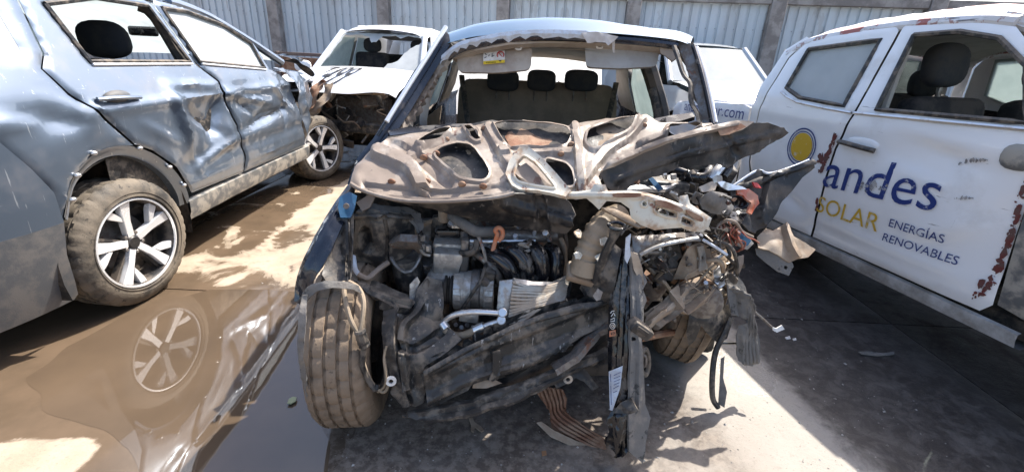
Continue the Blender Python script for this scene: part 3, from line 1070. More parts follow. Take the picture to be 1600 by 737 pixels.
    for (x, z) in ((-.27, .80), (-.15, .88), (.14, .85), (.33, .70), (.43, .56), (-.33, .70)):
        d = V((x, z - .345)).normalized()
        p = KM @ V((x - d.x * .018, side * (wk(x, z) + .004), z - d.y * .018))
        cl.ball(p, (.03, .03, .022), None, 8, 6)
    cl.build('trim_clips', 'brightalu', kia, kind='stuff')
    for wx in (0, 2.67):
        rows = []
        for y in (.88 if wx < 1 else .80, .55):
            rows.append([KM @ V((wx + .45 * math.cos(a), side * y, .345 + .47 * math.sin(a))) for a in np.linspace(-.25, math.pi + .25, 20)])
        rows.append([KM @ V((wx, side * .55, .4)) for a in range(20)])
        MB().grid(rows).build('wheel_well', 'dark', kia)
# bumper
def bump_grid(pts_side):
    rows = []
    return rows
rows = []
for z, xo in ((.99, -.95), (.86, -.985), (.74, -1.0), (.60, -1.0), (.45, -.98), (.30, -.93), (.22, -.86), (.20, -.6)):
    half = []
    x0 = {0: -.52, 1: -.445, 2: -.39, 3: -.385, 4: -.40, 5: -.375, 6: -.36, 7: -.38}[len(rows)]
    for x in np.linspace(x0, -.86, 9):
        half.append((x, wk(x, z) + .006))
    for t in (.75, .5, .25, 0):
        half.append((xo + .09 * t * t, (wk(-.86, z)) * (t)))
    row = [KM @ V((x, -y, z)) for x, y in half] + [KM @ V((x, y, z)) for x, y in reversed(half[:-1])]
    rows.append(row)
MB().grid(rows[:4]).build('rear_bumper', 'kia', kia)
MB().grid(rows[3:]).build('bumper_cladding', 'kia_flat', kia)
# tailgate
rows = []
for x, z in ((-.70, 1.58), (-.78, 1.45), (-.88, 1.22), (-.94, 1.08), (-.955, .985)):
    rows.append([KM @ V((x - .05 * (1 - t * t), t * wk(-.9, z) * .99, z)) for t in np.linspace(-1, 1, 15)])
MB().grid(rows[2:]).build('tailgate', 'kia', kia)
MB().grid(rows[:3]).build('rear_window', 'glassdusty', kia)
# roof and windscreen
def zr(x):
    return float(np.interp(x, [-.75, -.4, .0, .5, .9, 1.06, 1.32, 1.70, 1.93, 2.05], [1.56, 1.605, 1.625, 1.635, 1.63, 1.615, 1.565, 1.426, 1.325, 1.25]))
rows = []
for x in np.linspace(-.74, 1.08, 20):
    z = zr(x); y = wk(x, z)
    rows.append([KM @ V((x, t * y, z - .03 * max(0, abs(t) - .93) / .07 + .045 * (1 - t * t))) for t in np.linspace(-1, 1, 17)])
MB().grid(rows).build('roof', 'kia', kia)
for side in (-1, 1):
    tube('a_pillar', [KM @ V((x, side * (wk(x, zr(x)) - .012), zr(x) - .025)) for x in (.95, 1.06, 1.32, 1.70, 1.93, 2.10)], .032, 'kia', kia, 8, 3)
    tube('roof_rail', [KM @ V((x, side * (wk(x, zr(x)) - .045), zr(x) + .035)) for x in (-.6, -.3, .2, .7, .95)], .014, 'silver', kia, 8, 3)
rows = []
for x in np.linspace(1.06, 2.02, 8):
    z = zr(x) - .03; y = wk(x, z) - .03
    rows.append([KM @ V((x + .10 * (1 - t * t), t * y, z + .02 * (1 - t * t))) for t in np.linspace(-1, 1, 11)])
MB().grid(rows).build('windscreen', 'glassdusty', kia)
# crushed bonnet and nose
rows = []
for i, x in enumerate(np.linspace(1.98, 2.95, 14)):
    row = []
    for t in np.linspace(-1, 1, 15):
        p = V((x, t * (.80 - .1 * i / 13), 1.16 - .10 * i / 13 + .04 * (1 - t * t)))
        p.z += crumple(p, .07, 2.6, 3) * (i / 13)
        row.append(KM @ p)
    rows.append(row)
MB().grid(rows).build('bonnet', 'kia', kia)
rows = []
for i, z in enumerate(np.linspace(1.0, .35, 8)):
    rows.append([KM @ V((2.95 + crumple((z, t, 1), .12, 2.2, 5), t * .72, z)) for t in np.linspace(-1, 1, 14)])
MB().grid(rows).build('crushed_nose', 'blackplastic', kia)
# torn strips of fender over the front wheel
for k, (pts, mm) in enumerate(((((478, 172, 4.75), (490, 150, 4.85), (500, 135, 4.95), (512, 128, 5.0)), 'rust'), (((486, 182, 4.78), (497, 168, 4.8), (511, 152, 4.9), (514, 132, 5.0)), 'tanplastic'), (((447, 96, 4.6), (468, 104, 4.7), (488, 122, 4.8)), 'blackplastic'), (((430, 88, 4.5), (452, 92, 4.7), (470, 98, 4.9)), 'kia'))):
    mb = MB()
    rows = []
    P = smoothpts(W(*pts), 5)
    for i, p in enumerate(P):
        q = i / (len(P) - 1)
        wdt = .07 * (1 - .5 * q)
        rows.append([p + V((wdt * s, .03 * s * math.sin(i), .02 * abs(s) + crumple(p + V((s, 0, 0)), .015, 9, k))) for s in (-1, -.4, .3, 1)])
    mb.grid(rows).build('torn_fender_strip', mm, kia)
# floor and cabin
MB().box(KM @ V((1.3, 0, .30)), (1.55, 3.9, .10), (0, 0, math.atan2(kf.y, kf.x) - math.pi / 2), .02).build('floor_pan', 'dark', kia)
kr = math.atan2(kf.y, kf.x) - math.pi / 2
def kbox(name, m, x, y, z, sx, sy, sz, par=kia, tilt=0, bev=.04, seg=3):
    X = Matrix.Rotation(kr, 3, 'Z') @ Matrix.Rotation(tilt, 3, 'X')
    return MB().box(KM @ V((x, y, z)), (sy, sx, sz), X, bev, seg).build(name, m, par)
def KH(px, py, w):
    r = ray(px, py); o = KM.inverted() @ EYE; d = KM.to_3x3().inverted() @ r
    return o + d * ((-w - o.y) / d.y)
for y in (-.38, .38):
    st = kbox('front_seat', 'darkcloth', .72, y, .62, .50, .50, .16)
    kbox('seat_back', 'darkcloth', .55, y, .95, .13, .48, .62, st, tilt=.2)
    hq = KH(163, 62, .36)
    MB().ball(KM @ V((hq[0], -hq[1] if y > 0 else hq[1], hq[2])), (.30, .13, .22), (.15, 0, kr), 20, 12, .75).build('headrest', 'headrest', st)
    tube('headrest_post', [KM @ V((hq[0], y, 1.1)), KM @ V((hq[0], y, hq[2] - .05))], .012, 'steel', st)
rs = kbox('rear_bench', 'darkcloth', -.25, 0, .60, .5, 1.25, .16)
kbox('seat_back', 'darkcloth', -.50, 0, .92, .14, 1.25, .60, rs, tilt=.25)
kbox('dashboard', 'blackplastic', 1.72, 0, .98, .5, 1.4, .25)
mq = KH(224, 49, .05)
kbox('rear_view_mirror', 'blackgloss', mq[0], -.05, mq[2], .04, .22, .07, bev=.02)
rows = [[KM @ V((x, t * (wk(x, zr(x)) - .03), zr(x) - .035 + .035 * (1 - t * t))) for t in np.linspace(-1, 1, 9)] for x in np.linspace(-.6, 1.0, 8)]
MB().grid(rows).build('headliner', 'trimgrey', kia)
for side in (-1, 1):
    tube('b_pillar_trim', [KM @ V((.86, side * .78, 1.2)), KM @ V((.82, side * .68, 1.50)), KM @ V((.78, side * .62, 1.56))], .035, 'trimgrey', kia, 8, 3)
    panel('door_card', [(-.02, .5), (2.1, .5), (1.95, 1.1), (.9, 1.22), (0, 1.24)], KS(side, -.07), 'blackplastic', kia, sp=.15, toward=KM @ V((.8, 0, 1)))
# wheels
krt = -kl
wheel(kia, KM @ V((0, -.795, .345)), Matrix.Rotation(R(-6), 3, 'Z') @ krt, .345, .225, .242, rot=R(8))
wheel(kia, KM @ V((0, .80, .345)), kl, .345, .225, .242, rot=.4)
st = (Matrix.Rotation(R(-24), 3, 'Z') @ krt + V((0, 0, .02)))
wheel(kia, KM @ V((2.67, -.80, .345)), st, .345, .225, .242, rot=R(-20))
wheel(kia, KM @ V((2.67, .80, .345)), kl, .345, .225, .242, rot=.1)

# ------------------------------------------------------------------ white pickup truck on the right
tyaw = math.atan(.24)
tf = V((math.sin(tyaw), -math.cos(tyaw), 0)); tn = V((-math.cos(tyaw), -math.sin(tyaw), 0))
TM = frame(V((1.80 * 1.06, 2.55 * 1.06, 0)) - tn * .92, tf)
M['dirtywhite'] = mat('grimy white sill', (.55, .55, .56), .45, 0, (.22, .20, .18), .85, 9, dthr=.47, dsoft=.2)
truck = thing('pickup_truck', 'scraped white double cab pickup truck with blue and yellow company lettering on its doors', 'pickup truck', TM)
def wt(x, z):
    return .92 - .03 * max(0, (.8 - z) / .45) ** 2 - .30 * max(0, z - 1.2) - (.10 * ((x - 1.6) / .8) ** 2 if x > 1.6 else 0)
def TS(side, off=0.0):
    return lambda x, z: TM @ V((x, side * (wt(x, z) + off), z))
def tdent(x, z, p):
    h = .010 * math.exp(-((z - 1.10) / .05) ** 2) - .008 * math.exp(-((z - .60) / .10) ** 2)
    h += -.020 * gauss(x, z, .45, 1.0, .2, .08) - .014 * gauss(x, z, -.25, .70, .12, .2) - .012 * gauss(x, z, .1, .45, .2, .06) - .02 * gauss(x, z, .85, .8, .1, .2)
    h += crumple((x, 0, z), .005, 4.0, 3) + crumple((x, 0, z), .009, 1.6, 5)
    for (x0, z0, x1, z1, wd, am) in ((.25, 1.10, .75, 1.0, .05, -.014), (-.5, .62, -.1, .52, .05, -.012), (.5, .62, .85, .8, .06, .010), (0, .5, .85, .52, .03, .006), (.3, .93, .6, .9, .04, .008)):
        dx, dz = x1 - x0, z1 - z0
        t = min(1, max(0, ((x - x0) * dx + (z - z0) * dz) / (dx * dx + dz * dz)))
        h += am * max(0, 1 - math.hypot(x - x0 - t * dx, z - z0 - t * dz) / wd) * math.sin(math.pi * (.1 + .8 * t))
    return h
def troof(x):
    return float(np.interp(x, [-.80, -.716, -.593, -.467, -.224, .08, .365, .512, .9, 1.2, 1.5], [1.42, 1.50, 1.585, 1.61, 1.645, 1.675, 1.675, 1.66, 1.52, 1.36, 1.18]))
for side in (-1, 1):
    S = TS(side); tw = TM @ V((0, side * 9, 1)); dd = tdent if side < 0 else None
    kw = dict(toward=tw, curl=.008, curlw=.012)
    rwin = [(-.525, 1.505), (-.550, 1.262), (-.40, 1.212), (-.065, 1.197), (-.06, 1.555)]
    rd = panel('rear_door', [(-.055, .385), (-.52, .39), (-.60, .50), (-.70, .72), (-.725, 1.02), (-.690, 1.26), (-.655, 1.45), (-.56, 1.565), (-.40, 1.60), (-.02, 1.625), (.012, 1.60), (.012, 1.20), (.0, 1.15), (-.045, .95)], S, 'white', truck, holes=[rwin], sp=.028, disp=dd, **kw)
    panel('window_glass', [(-.53, 1.51), (-.558, 1.258), (-.40, 1.205), (-.055, 1.19), (-.05, 1.56)], TS(side, -.014), 'glasswhite' if side < 0 else 'glassdusty', rd, sp=.1, toward=tw)
    fwin = [(.110, 1.575), (.135, 1.20), (.78, 1.222), (.66, 1.44), (.50, 1.552), (.32, 1.585)]
    fd = panel('front_door', [(-.038, .385), (.90, .40), (.935, .45), (.885, .95), (.90, 1.16), (.82, 1.25), (.70, 1.46), (.53, 1.60), (.34, 1.632), (.03, 1.630), (.026, 1.60), (.026, 1.20), (.014, 1.15), (-.030, .95)], S, 'white', truck, holes=[fwin], sp=.028, disp=dd, **kw)
    if side > 0:
        panel('window_glass', [(.105, 1.58), (.13, 1.19), (.79, 1.21), (.67, 1.44), (.50, 1.56), (.32, 1.59)], TS(side, -.014), 'glassdusty', fd, sp=.1, toward=tw)
    for wn, dr in ((rwin, rd), (fwin, fd)):
        MB().tube([TS(side, .001)(*p) for p in resample(wn, .06)] + [TS(side, .001)(*wn[0])], .013, 6, 1).build('window_seal', 'blackplastic', dr)
    tube('belt_trim', [TS(side, .008)(*p) for p in ((.02, 1.168), (.4, 1.182), (.83, 1.20))], .009, 'brightalu', fd, 6, 2)
    tube('belt_trim', [TS(side, .008)(*p) for p in ((-.57, 1.236), (-.40, 1.184), (.0, 1.166))], .008, 'brightalu', rd, 6, 2)
    mb = MB()
    mb.tube([TS(side, .014)(-.01, 1.000), TS(side, .040)(.05, 1.003), TS(side, .042)(.14, .998), TS(side, .012)(.21, .990)], .017, 10, 5, flat=.8)
    mb.build('handle', 'blackplastic', fd)
    MB().ball(TS(side, .002)(.12, 1.015), (.2, .02, .075), (0, 0, math.atan2(tf.y, tf.x)), 14, 8).build('handle_recess', 'white', fd)
    # rear pillar and cab back corner
    panel('cab_corner', [(-.735, 1.02), (-.70, 1.26), (-.668, 1.45), (-.575, 1.575), (-.60, 1.585), (-.73, 1.50), (-.79, 1.25), (-.805, 1.02), (-.805, .45), (-.62, .45), (-.715, .72)], S, 'white', truck, sp=.035, disp=dd, **kw)
    # sill
    rows = []
    for z, o in ((.375, -.03), (.368, -.012), (.335, -.010), (.30, -.02), (.285, -.06), (.29, -.3)):
        rows.append([TM @ V((x, side * (wt(x, z) + o), z)) for x in np.linspace(-.66, 1.05, 30)])
    MB().grid(rows).build('sill', 'dirtywhite', truck)
    # bed side
    def bdisp(x, z, p):
        return (crumple((x, 0, z), .02, 3.0, 9) - .05 * sstep(-1.4, -1.9, x)) if side < 0 else 0
    bed = panel('bed_side', [(-.835, .46), (-.835, 1.10), (-.90, 1.115), (-1.2, 1.10), (-1.45, 1.08), (-1.66, 1.07), (-1.86, 1.04), (-1.93, .98), (-1.95, .55), (-1.78, .55), (-1.72, .70), (-1.55, .78), (-1.36, .70), (-1.30, .46)], S, 'white', truck, sp=.035, disp=bdisp, th=.03, **kw)
    # front fender
    panel('front_fender', [(.95, .46), (.90, .95), (.915, 1.16), (1.2, 1.16), (1.9, 1.08), (2.25, .95), (2.3, .6), (2.0, .55), (1.92, .72), (1.7, .82), (1.45, .78), (1.25, .6), (1.2, .42)], S, 'silver', truck, sp=.05, disp=lambda x, z, p: crumple((x, 0, z), .02, 3, 2), **kw)
    for wx in (-1.55, 1.6):
        wheel(truck, TM @ V((wx, side * .78, .36)), (TM.to_3x3() @ V((0, side, 0))), .36, .245, .215, style='alloy', detail=48)
        rows = []
        for y in (.86, .5):
            rows.append([TM @ V((wx + .43 * math.cos(a), side * y, .36 + .43 * math.sin(a))) for a in np.linspace(0, math.pi, 16)])
        rows.append([TM @ V((wx, side * .5, .4)) for a in range(16)])
        MB().grid(rows).build('wheel_well', 'dark', truck)
rows = []
for x in np.linspace(-.74, .56, 26):
    z = troof(x)
    row = []
    for t in np.linspace(-1, 1, 25):
        y = t * (wt(x, z) - .0)
        zz = z - .05 * max(0, abs(t) - .90) / .10 + .035 * (1 - t * t)
        zz += crumple((x, y, 0), .018, 3.2, 4) * (1 if abs(t) < .97 else .2)
        if abs(t) > .80 and abs(t) < .9: zz += .018
        row.append(TM @ V((x, y, zz)))
    rows.append(row)
MB().grid(rows).build('roof', 'whiteroof', truck)
for side in (-1, 1):
    tube('a_pillar', [TM @ V((x, side * (wt(x, troof(x)) - .05), troof(x) - .03)) for x in (.45, .6, .9, 1.2)], .045, 'whiteroof', truck, 8, 3)
    tube('roof_rail', [TM @ V((x, side * (wt(x, troof(x)) - .015), troof(x) - .048)) for x in (-.68, -.55, -.3, 0, .35, .5)], .030, 'whiteroof', truck, 8, 3, flat=.6) if False else MB().tube([TM @ V((x, side * (wt(x, troof(x)) - .012), troof(x) - .040)) for x in (-.70, -.55, -.3, 0, .35, .52)], .030, 8, 3).build('roof_gutter', 'whiteroof', truck)
# cab back wall with its window, bed floor, tailgate, bonnet, nose
ta = math.atan2(tf.y, tf.x)
def tbox(name, m, x, y, z, sx, sy, sz, par=truck, tilt=0, bev=.03, seg=2):
    X = Matrix.Rotation(ta, 3, 'Z') @ Matrix.Rotation(tilt, 3, 'Y')
    return MB().box(TM @ V((x, y, z)), (sx, sy, sz), X, bev, seg).build(name, m, par)
def TB(off=0):
    return lambda y, z: TM @ V((-.80 + off + .08 * max(0, z - 1.1), y, z))
panel('cab_back', [(-.84, .5), (.84, .5), (.86, 1.15), (.78, 1.5), (.60, 1.58), (-.60, 1.58), (-.78, 1.5), (-.86, 1.15)], TB(), 'visorgrey', truck, holes=[[(-.5, 1.22), (.5, 1.22), (.46, 1.48), (-.46, 1.48)]], sp=.1, toward=TM @ V((3, 0, 1)), th=.02)
panel('back_window', [(-.5, 1.22), (.5, 1.22), (.46, 1.48), (-.46, 1.48)], TB(-.01), 'glassclear', truck, sp=.2, toward=TM @ V((3, 0, 1)))
tbox('bed_floor', 'dark', -1.4, 0, .60, 1.1, 1.6, .06)
tbox('tailgate', 'white', -1.93, 0, .80, .06, 1.66, .48)
tbox('floor_pan', 'dark', .3, 0, .36, 2.3, 1.62, .10)
tbox('chassis', 'dark', 0, 0, .42, 4.0, .9, .14)
rows = []
for x in np.linspace(.95, 2.3, 10):
    rows.append([TM @ V((x, t * (wt(x, 1.1) - .03), 1.16 - .16 * ((x - .95) / 1.35) ** 2 + .05 * (1 - t * t) + crumple((x, t, 0), .05, 2, 1))) for t in np.linspace(-1, 1, 13)])
MB().grid(rows).build('bonnet', 'white', truck)
tbox('front_bumper', 'blackplastic', 2.32, 0, .62, .18, 1.5, .5)
rows = []
for x, z in ((.52, 1.60), (.75, 1.50), (.98, 1.36), (1.22, 1.19)):
    rows.append([TM @ V((x + .06 * (1 - t * t), t * (wt(x, z) - .07), z)) for t in np.linspace(-1, 1, 9)])
MB().grid(rows).build('windscreen', 'glassdusty', truck)
# cabin
rows = [[TM @ V((x, t * (wt(x, troof(x)) - .03), troof(x) - .05 + .03 * (1 - t * t))) for t in np.linspace(-1, 1, 9)] for x in np.linspace(-.66, .5, 8)]
MB().grid(rows).build('headliner', 'visorgrey', truck)
for y in (-.40, .40):
    st = tbox('front_seat', 'darkcloth', .42, y, .74, .5, .52, .18, bev=.06, seg=3)
    tbox('seat_back', 'darkcloth', .12, y, 1.0, .16, .52, .55, st, tilt=-.2, bev=.06, seg=3)
    MB().ball(TM @ V((.02, y, 1.44)), (.13, .27, .24), (0, -.15, ta), 20, 12, .7).build('headrest', 'headrest', st)
    tube('headrest_post', [TM @ V((.05, y, 1.2)), TM @ V((.03, y, 1.36))], .014, 'steel', st)
rs = tbox('rear_bench', 'darkcloth', -.42, 0, .72, .5, 1.4, .18, bev=.06, seg=3)
tbox('seat_back', 'darkcloth', -.66, 0, 1.0, .14, 1.4, .5, rs, tilt=-.1, bev=.06, seg=3)
for y in (-.38, .38):
    MB().ball(TM @ V((-.64, y, 1.32)), (.1, .26, .2), (0, -.1, ta), 16, 10, .7).build('headrest', 'headrest', rs)
tbox('dashboard', 'blackplastic', .98, 0, 1.05, .4, 1.5, .3, bev=.08, seg=3)
sw = MB()
c0 = TM @ V((.72, .40, 1.12))
axs = (TM.to_3x3() @ V((-.9, 0, .45))).normalized()
e1 = (TM.to_3x3() @ V((0, 1, 0))); e2 = axs.cross(e1)
sw.tube([c0 + (e1 * math.cos(a) + e2 * math.sin(a)) * .185 for a in np.linspace(0, 2 * math.pi, 25)], .016, 8, 1)
sw.build('steering_wheel', 'blackplastic', truck)
for side in (-1, 1):
    panel('door_card', [(-.6, .45), (.85, .45), (.8, 1.16), (-.02, 1.14), (-.5, 1.16)], TS(side, -.06), 'blackplastic', truck, sp=.2, toward=TM @ V((0, 0, 1)))
    tube('b_pillar_trim', [TM @ V((.02, side * .84, 1.0)), TM @ V((.02, side * .82, 1.25)), TM @ V((.0, side * .73, 1.57))], .05, 'trimgrey', truck, 8, 3)
    tube('seat_belt', [TM @ V((.06, side * .76, 1.52)), TM @ V((.07, side * .79, 1.2)), TM @ V((.1, side * .80, .8))], .02, 'visorgrey', truck, 6, 2, ) 
# torn mirror foot on the front door
MB().ball(TS(-1, .0)(.81, 1.085), (.13, .05, .11), (0, 0, ta), 14, 8, .8).build('mirror_foot', 'silver', truck)
# lettering and emblem
def TP(off): return lambda u, v: TM @ V((u, -(wt(u, v) + tdent(u, v, None) + off), v))
lettering('lettering', 'andes', (-.045, .725), .635, .20, TP(.006), 'blueprint', truck, .075)
lettering('lettering', 'SOLAR', (-.043, .561), .40, .098, TP(.006), 'yellowprint', truck, .035)
lettering('lettering', 'ENERGÍAS', (.408, .628), .268, .054, TP(.006), 'blueprint', truck, .045)
lettering('lettering', 'RENOVABLES', (.398, .543), .362, .042, TP(.006), 'blueprint', truck, .06)
lettering('lettering', 'andessolar.com', (-1.66, .985), .82, .085, lambda u, v: TM @ V((u, -(wt(u, v) + .028 - .05 * sstep(-1.4, -1.9, u)), v)), 'blueprint', truck, .035)
def ring(r0, r1, off, m, cx=-.275, cz=.918, n=64, sx=.93):
    vs = []; fs = []
    f = TP(off)
    for i in range(n):
        a = 2 * math.pi * i / n
        vs.append(f(cx + r0 * sx * math.cos(a), cz + r0 * math.sin(a))); vs.append(f(cx + r1 * sx * math.cos(a), cz + r1 * math.sin(a)))
    for i in range(n):
        j = (i + 1) % n
        fs.append((2 * i, 2 * i + 1, 2 * j + 1, 2 * j))
    ob('sun_emblem', vs, fs, m, truck)
ring(.0, .088, .006, 'yellowprint'); ring(.094, .1, .006, 'blueprint'); ring(.110, .119, .006, 'blueprint')
# red scrapes where the paint is gone: many small torn flakes along a line
def scrape(line, wid, n, m='redpaint', seed=1, big=.02):
    rn = random.Random(seed)
    mb = MB()
    f = TP(.0055)
    for k in range(n):
        t = rn.random() * (len(line) - 1); i = int(t); t -= i
        x = line[i][0] * (1 - t) + line[i + 1][0] * t + rn.gauss(0, wid * .35)
        z = line[i][1] * (1 - t) + line[i + 1][1] * t + rn.gauss(0, wid * .35)
        r = big * rn.uniform(.15, 1) ** 1.5
        a0 = rn.random() * 6.28; q = 7
        st = rn.uniform(.5, 2.4)
        vs = [f(x + r * rn.uniform(.5, 1.2) * math.cos(a0 + 6.283 * j / q), z + st * r * rn.uniform(.5, 1.2) * math.sin(a0 + 6.283 * j / q)) + tn * (.0002 * k / n * 5) for j in range(q)]
        mb.add(vs, [tuple(range(q))])
    mb.build('paint_scrape', m, truck, kind='stuff')
scrape([(-.050, 1.03), (-.062, .92), (-.085, .80)], .018, 60, seed=2, big=.017)
scrape([(-.10, .90), (-.115, .85)], .02, 16, seed=12, big=.02)
scrape([(.875, .96), (.895, .75), (.905, .55), (.87, .45)], .020, 90, seed=3, big=.016)
scrape([(.875, 1.10), (.87, .97)], .015, 26, seed=4, big=.014)
scrape([(-.055, .62), (-.04, .57)], .012, 14, 'redpaint', 5, .014)
scrape([(.20, .80), (.36, .82)], .03, 26, 'scuff', 7, .014)
scrape([(.60, 1.01), (.66, 1.04), (.72, 1.055)], .005, 40, 'scuff', 8, .007)
scrape([(.65, .86), (.72, .88)], .005, 26, 'scuff', 9, .006)

# ------------------------------------------------------------------ the crashed sedan in the middle
WX = .15
WM = Matrix.Translation((WX, 3.0, 0)) @ Matrix.Rotation(-math.pi / 2, 4, 'Z')
wreck = thing('wrecked_car', 'wrecked dark blue sedan with its nose torn open and the bonnet crumpled over the engine', 'car', WM)
def S(name, out, ctrl, m, par=None, **k):
    return sheet(name, out, ctrl, m, par or wreck, **k)
def T(name, pts, r, m, par=None, n=8, k=5, **kw):
    return tube(name, W(*pts), r, m, par or wreck, n, k, **kw)
def BX(name, px, py, Y, size, m, par=None, rot=None, bev=.006, seg=2):
    return MB().box(A(px, py, Y), size, rot, bev, seg).build(name, m, par or wreck)
def CY(name, a, b, r, m, par=None, n=20):
    return MB().cyl(A(*a), A(*b), r, n).build(name, m, par or wreck)

# --- shell
roof_ctrl = [[(699, 68), (720, 62), (745, 57), (795, 52), (850, 49), (917, 50), (978, 54), (1030, 59), (1058, 63), (1078, 70)],
             [(698, 62), (722, 52), (750, 43), (797, 37), (850, 34), (912, 38), (968, 50), (1028, 58), (1062, 63), (1084, 70)]]
rows = []
r0 = smoothpts(W(*[(x, y, 2.28 + .0 * i) for i, (x, y) in enumerate(roof_ctrl[0])]), 3)
r1 = smoothpts(W(*[(x, y, 2.70) for i, (x, y) in enumerate(roof_ctrl[1])]), 3)
N = len(r0)
for q in (0, .12, .3, .5, .75, 1):
    rows.append([r0[i].lerp(r1[i], q) + V((0, 0, .035 * math.sin(q * math.pi) + crumple(r0[i].lerp(r1[i], q), .010, 3, 2) * math.sin(q * math.pi))) for i in range(N)])
for Y, zc, ze, hw in ((3.1, 1.50, 1.42, .635), (3.6, 1.475, 1.40, .63), (4.05, 1.44, 1.37, .60)):
    row = []
    for i in range(N):
        t = -1 + 2 * i / (N - 1)
        row.append(V((WX + t * hw, Y, zc - (zc - ze) * t * t)))
    rows.append(row)
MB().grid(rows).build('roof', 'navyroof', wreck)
# header rail and torn strip of windscreen edge
hp = [(688, 100), (715, 79), (745, 70), (795, 61), (850, 58), (917, 60), (978, 63), (1030, 68), (1058, 72)]
tr = smoothpts(W(*[(x, y, 2.29) for x, y in hp]), 4)
MB().tube(tr, .017, 8, 1).build('windscreen_header', 'navy', wreck)
rows = []
a0 = smoothpts(W(*[(x, y - 7, 2.265) for x, y in hp[:6]]), 6)
for i, p in enumerate(a0):
    jag = .012 + .022 * abs(noise.noise(V((i * .7, 2, 0)))) + .012 * (i % 3 == 0)
    rows.append([p + V((0, -.006, .012)), p + V((0, -.012, -.2 * jag)), p + V((0, -.004, -jag))])
MB().grid(rows).build('windscreen_shard', 'bluelabel', wreck)
S('headliner_edge', [(706, 92), (745, 79), (795, 70), (850, 67), (917, 68), (978, 71), (1050, 78), (1052, 88), (978, 80), (917, 80), (870, 76), (832, 74), (800, 76), (750, 84), (712, 98)], [(706, 90, 2.33), (1050, 80, 2.33), (850, 67, 2.30), (850, 78, 2.38)], 'visor', sp=9, th=.02, ang=60)
# headliner
rows = []
for Y, z, hw in ((2.34, 1.425, .50), (2.8, 1.46, .53), (3.4, 1.44, .54), (4.0, 1.375, .50)):
    rows.append([V((WX + .03 + t * hw, Y, z - .04 * t * t)) for t in np.linspace(-1, 1, 13)])
MB().grid(rows).build('headliner', 'visorgrey', wreck)
# windscreen posts
def strip(name, pts, wpx, Y0, Y1, m, th=.03, par=None, cr=None, sp=6):
    """post between two pixel edges, Y running from foot to head"""
    return None
S('a_pillar', [(694, 45), (701, 52), (703, 66), (690, 90), (664, 132), (640, 172), (618, 205), (602, 226), (560, 262), (548, 286), (541, 286), (556, 246), (582, 214), (612, 165), (644, 112)], [(697, 50, 2.30), (582, 214, 1.98), (612, 205, 2.0), (660, 120, 2.2), (545, 285, 1.86)], 'navy', sp=5, th=.05, edge=-.012, edgew=6, ang=60)
S('pillar_glue_strip', [(703, 66), (706, 84), (694, 104), (668, 146), (648, 182), (634, 206), (606, 218), (618, 203), (640, 172), (664, 132), (690, 90)], [(700, 75, 2.31), (610, 214, 2.03), (634, 206, 2.05), (660, 140, 2.21)], 'cream', sp=4, th=.03, cr=(.016, 30), jit=1.2)
T('pillar_trim', [(697, 42, 2.26), (668, 88, 2.16), (640, 132, 2.07), (604, 190, 1.96)], .010, 'rimsilver')
T('pillar_trim', [(692, 50, 2.26), (662, 98, 2.16), (632, 144, 2.07), (590, 212, 1.95)], .007, 'blackgloss')
S('a_pillar', [(1056, 62), (1078, 68), (1086, 78), (1096, 112), (1107, 160), (1114, 196), (1100, 198), (1090, 165), (1078, 120), (1066, 88)], [(1070, 66, 2.30), (1112, 196, 2.0), (1098, 196, 2.02), (1084, 120, 2.18)], 'steel', sp=5, th=.05, cr=(.008, 14), label='grey windscreen post stripped to bare steel')
T('pillar_trim', [(1083, 72, 2.27), (1094, 108, 2.17), (1104, 150, 2.08), (1113, 195, 1.98)], .010, 'blackgloss')
T('pillar_trim', [(1088, 74, 2.30), (1101, 112, 2.20), (1110, 150, 2.11), (1118, 192, 2.02)], .009, 'rimsilver')
T('rubber_seal', [(1053, 72, 2.25), (1060, 92, 2.22), (1068, 116, 2.17), (1079, 132, 2.13), (1080, 158, 2.09), (1090, 178, 2.04), (1094, 196, 2.0)], .013, 'blackplastic', n=7, flat=.5) if False else MB().tube(W((1053, 72, 2.25), (1060, 92, 2.22), (1068, 116, 2.17), (1079, 132, 2.13), (1080, 158, 2.09), (1090, 178, 2.04), (1094, 196, 2.0)), .016, 7, 5, flat=.5).build('rubber_seal', 'blackplastic', wreck)
S('pillar_corner_trim', [(1030, 72), (1054, 70), (1060, 86), (1056, 92), (1050, 96), (1040, 88), (1032, 84)], [(1040, 80, 2.30), (1058, 90, 2.28), (1054, 70, 2.30)], 'visor', sp=4, th=.02, cr=(.01, 20))
S('torn_tape', [(908, 52), (930, 50), (952, 54), (966, 58), (958, 66), (950, 72), (946, 67), (930, 66), (918, 68)], [(908, 52, 2.255), (960, 60, 2.25), (930, 66, 2.24)], 'tape', sp=4, th=.002, cr=(.008, 25))
S('torn_tape', [(956, 64), (961, 64), (960, 84), (957, 80)], [(956, 64, 2.25), (960, 84, 2.25)], 'tape', sp=3, th=.002)
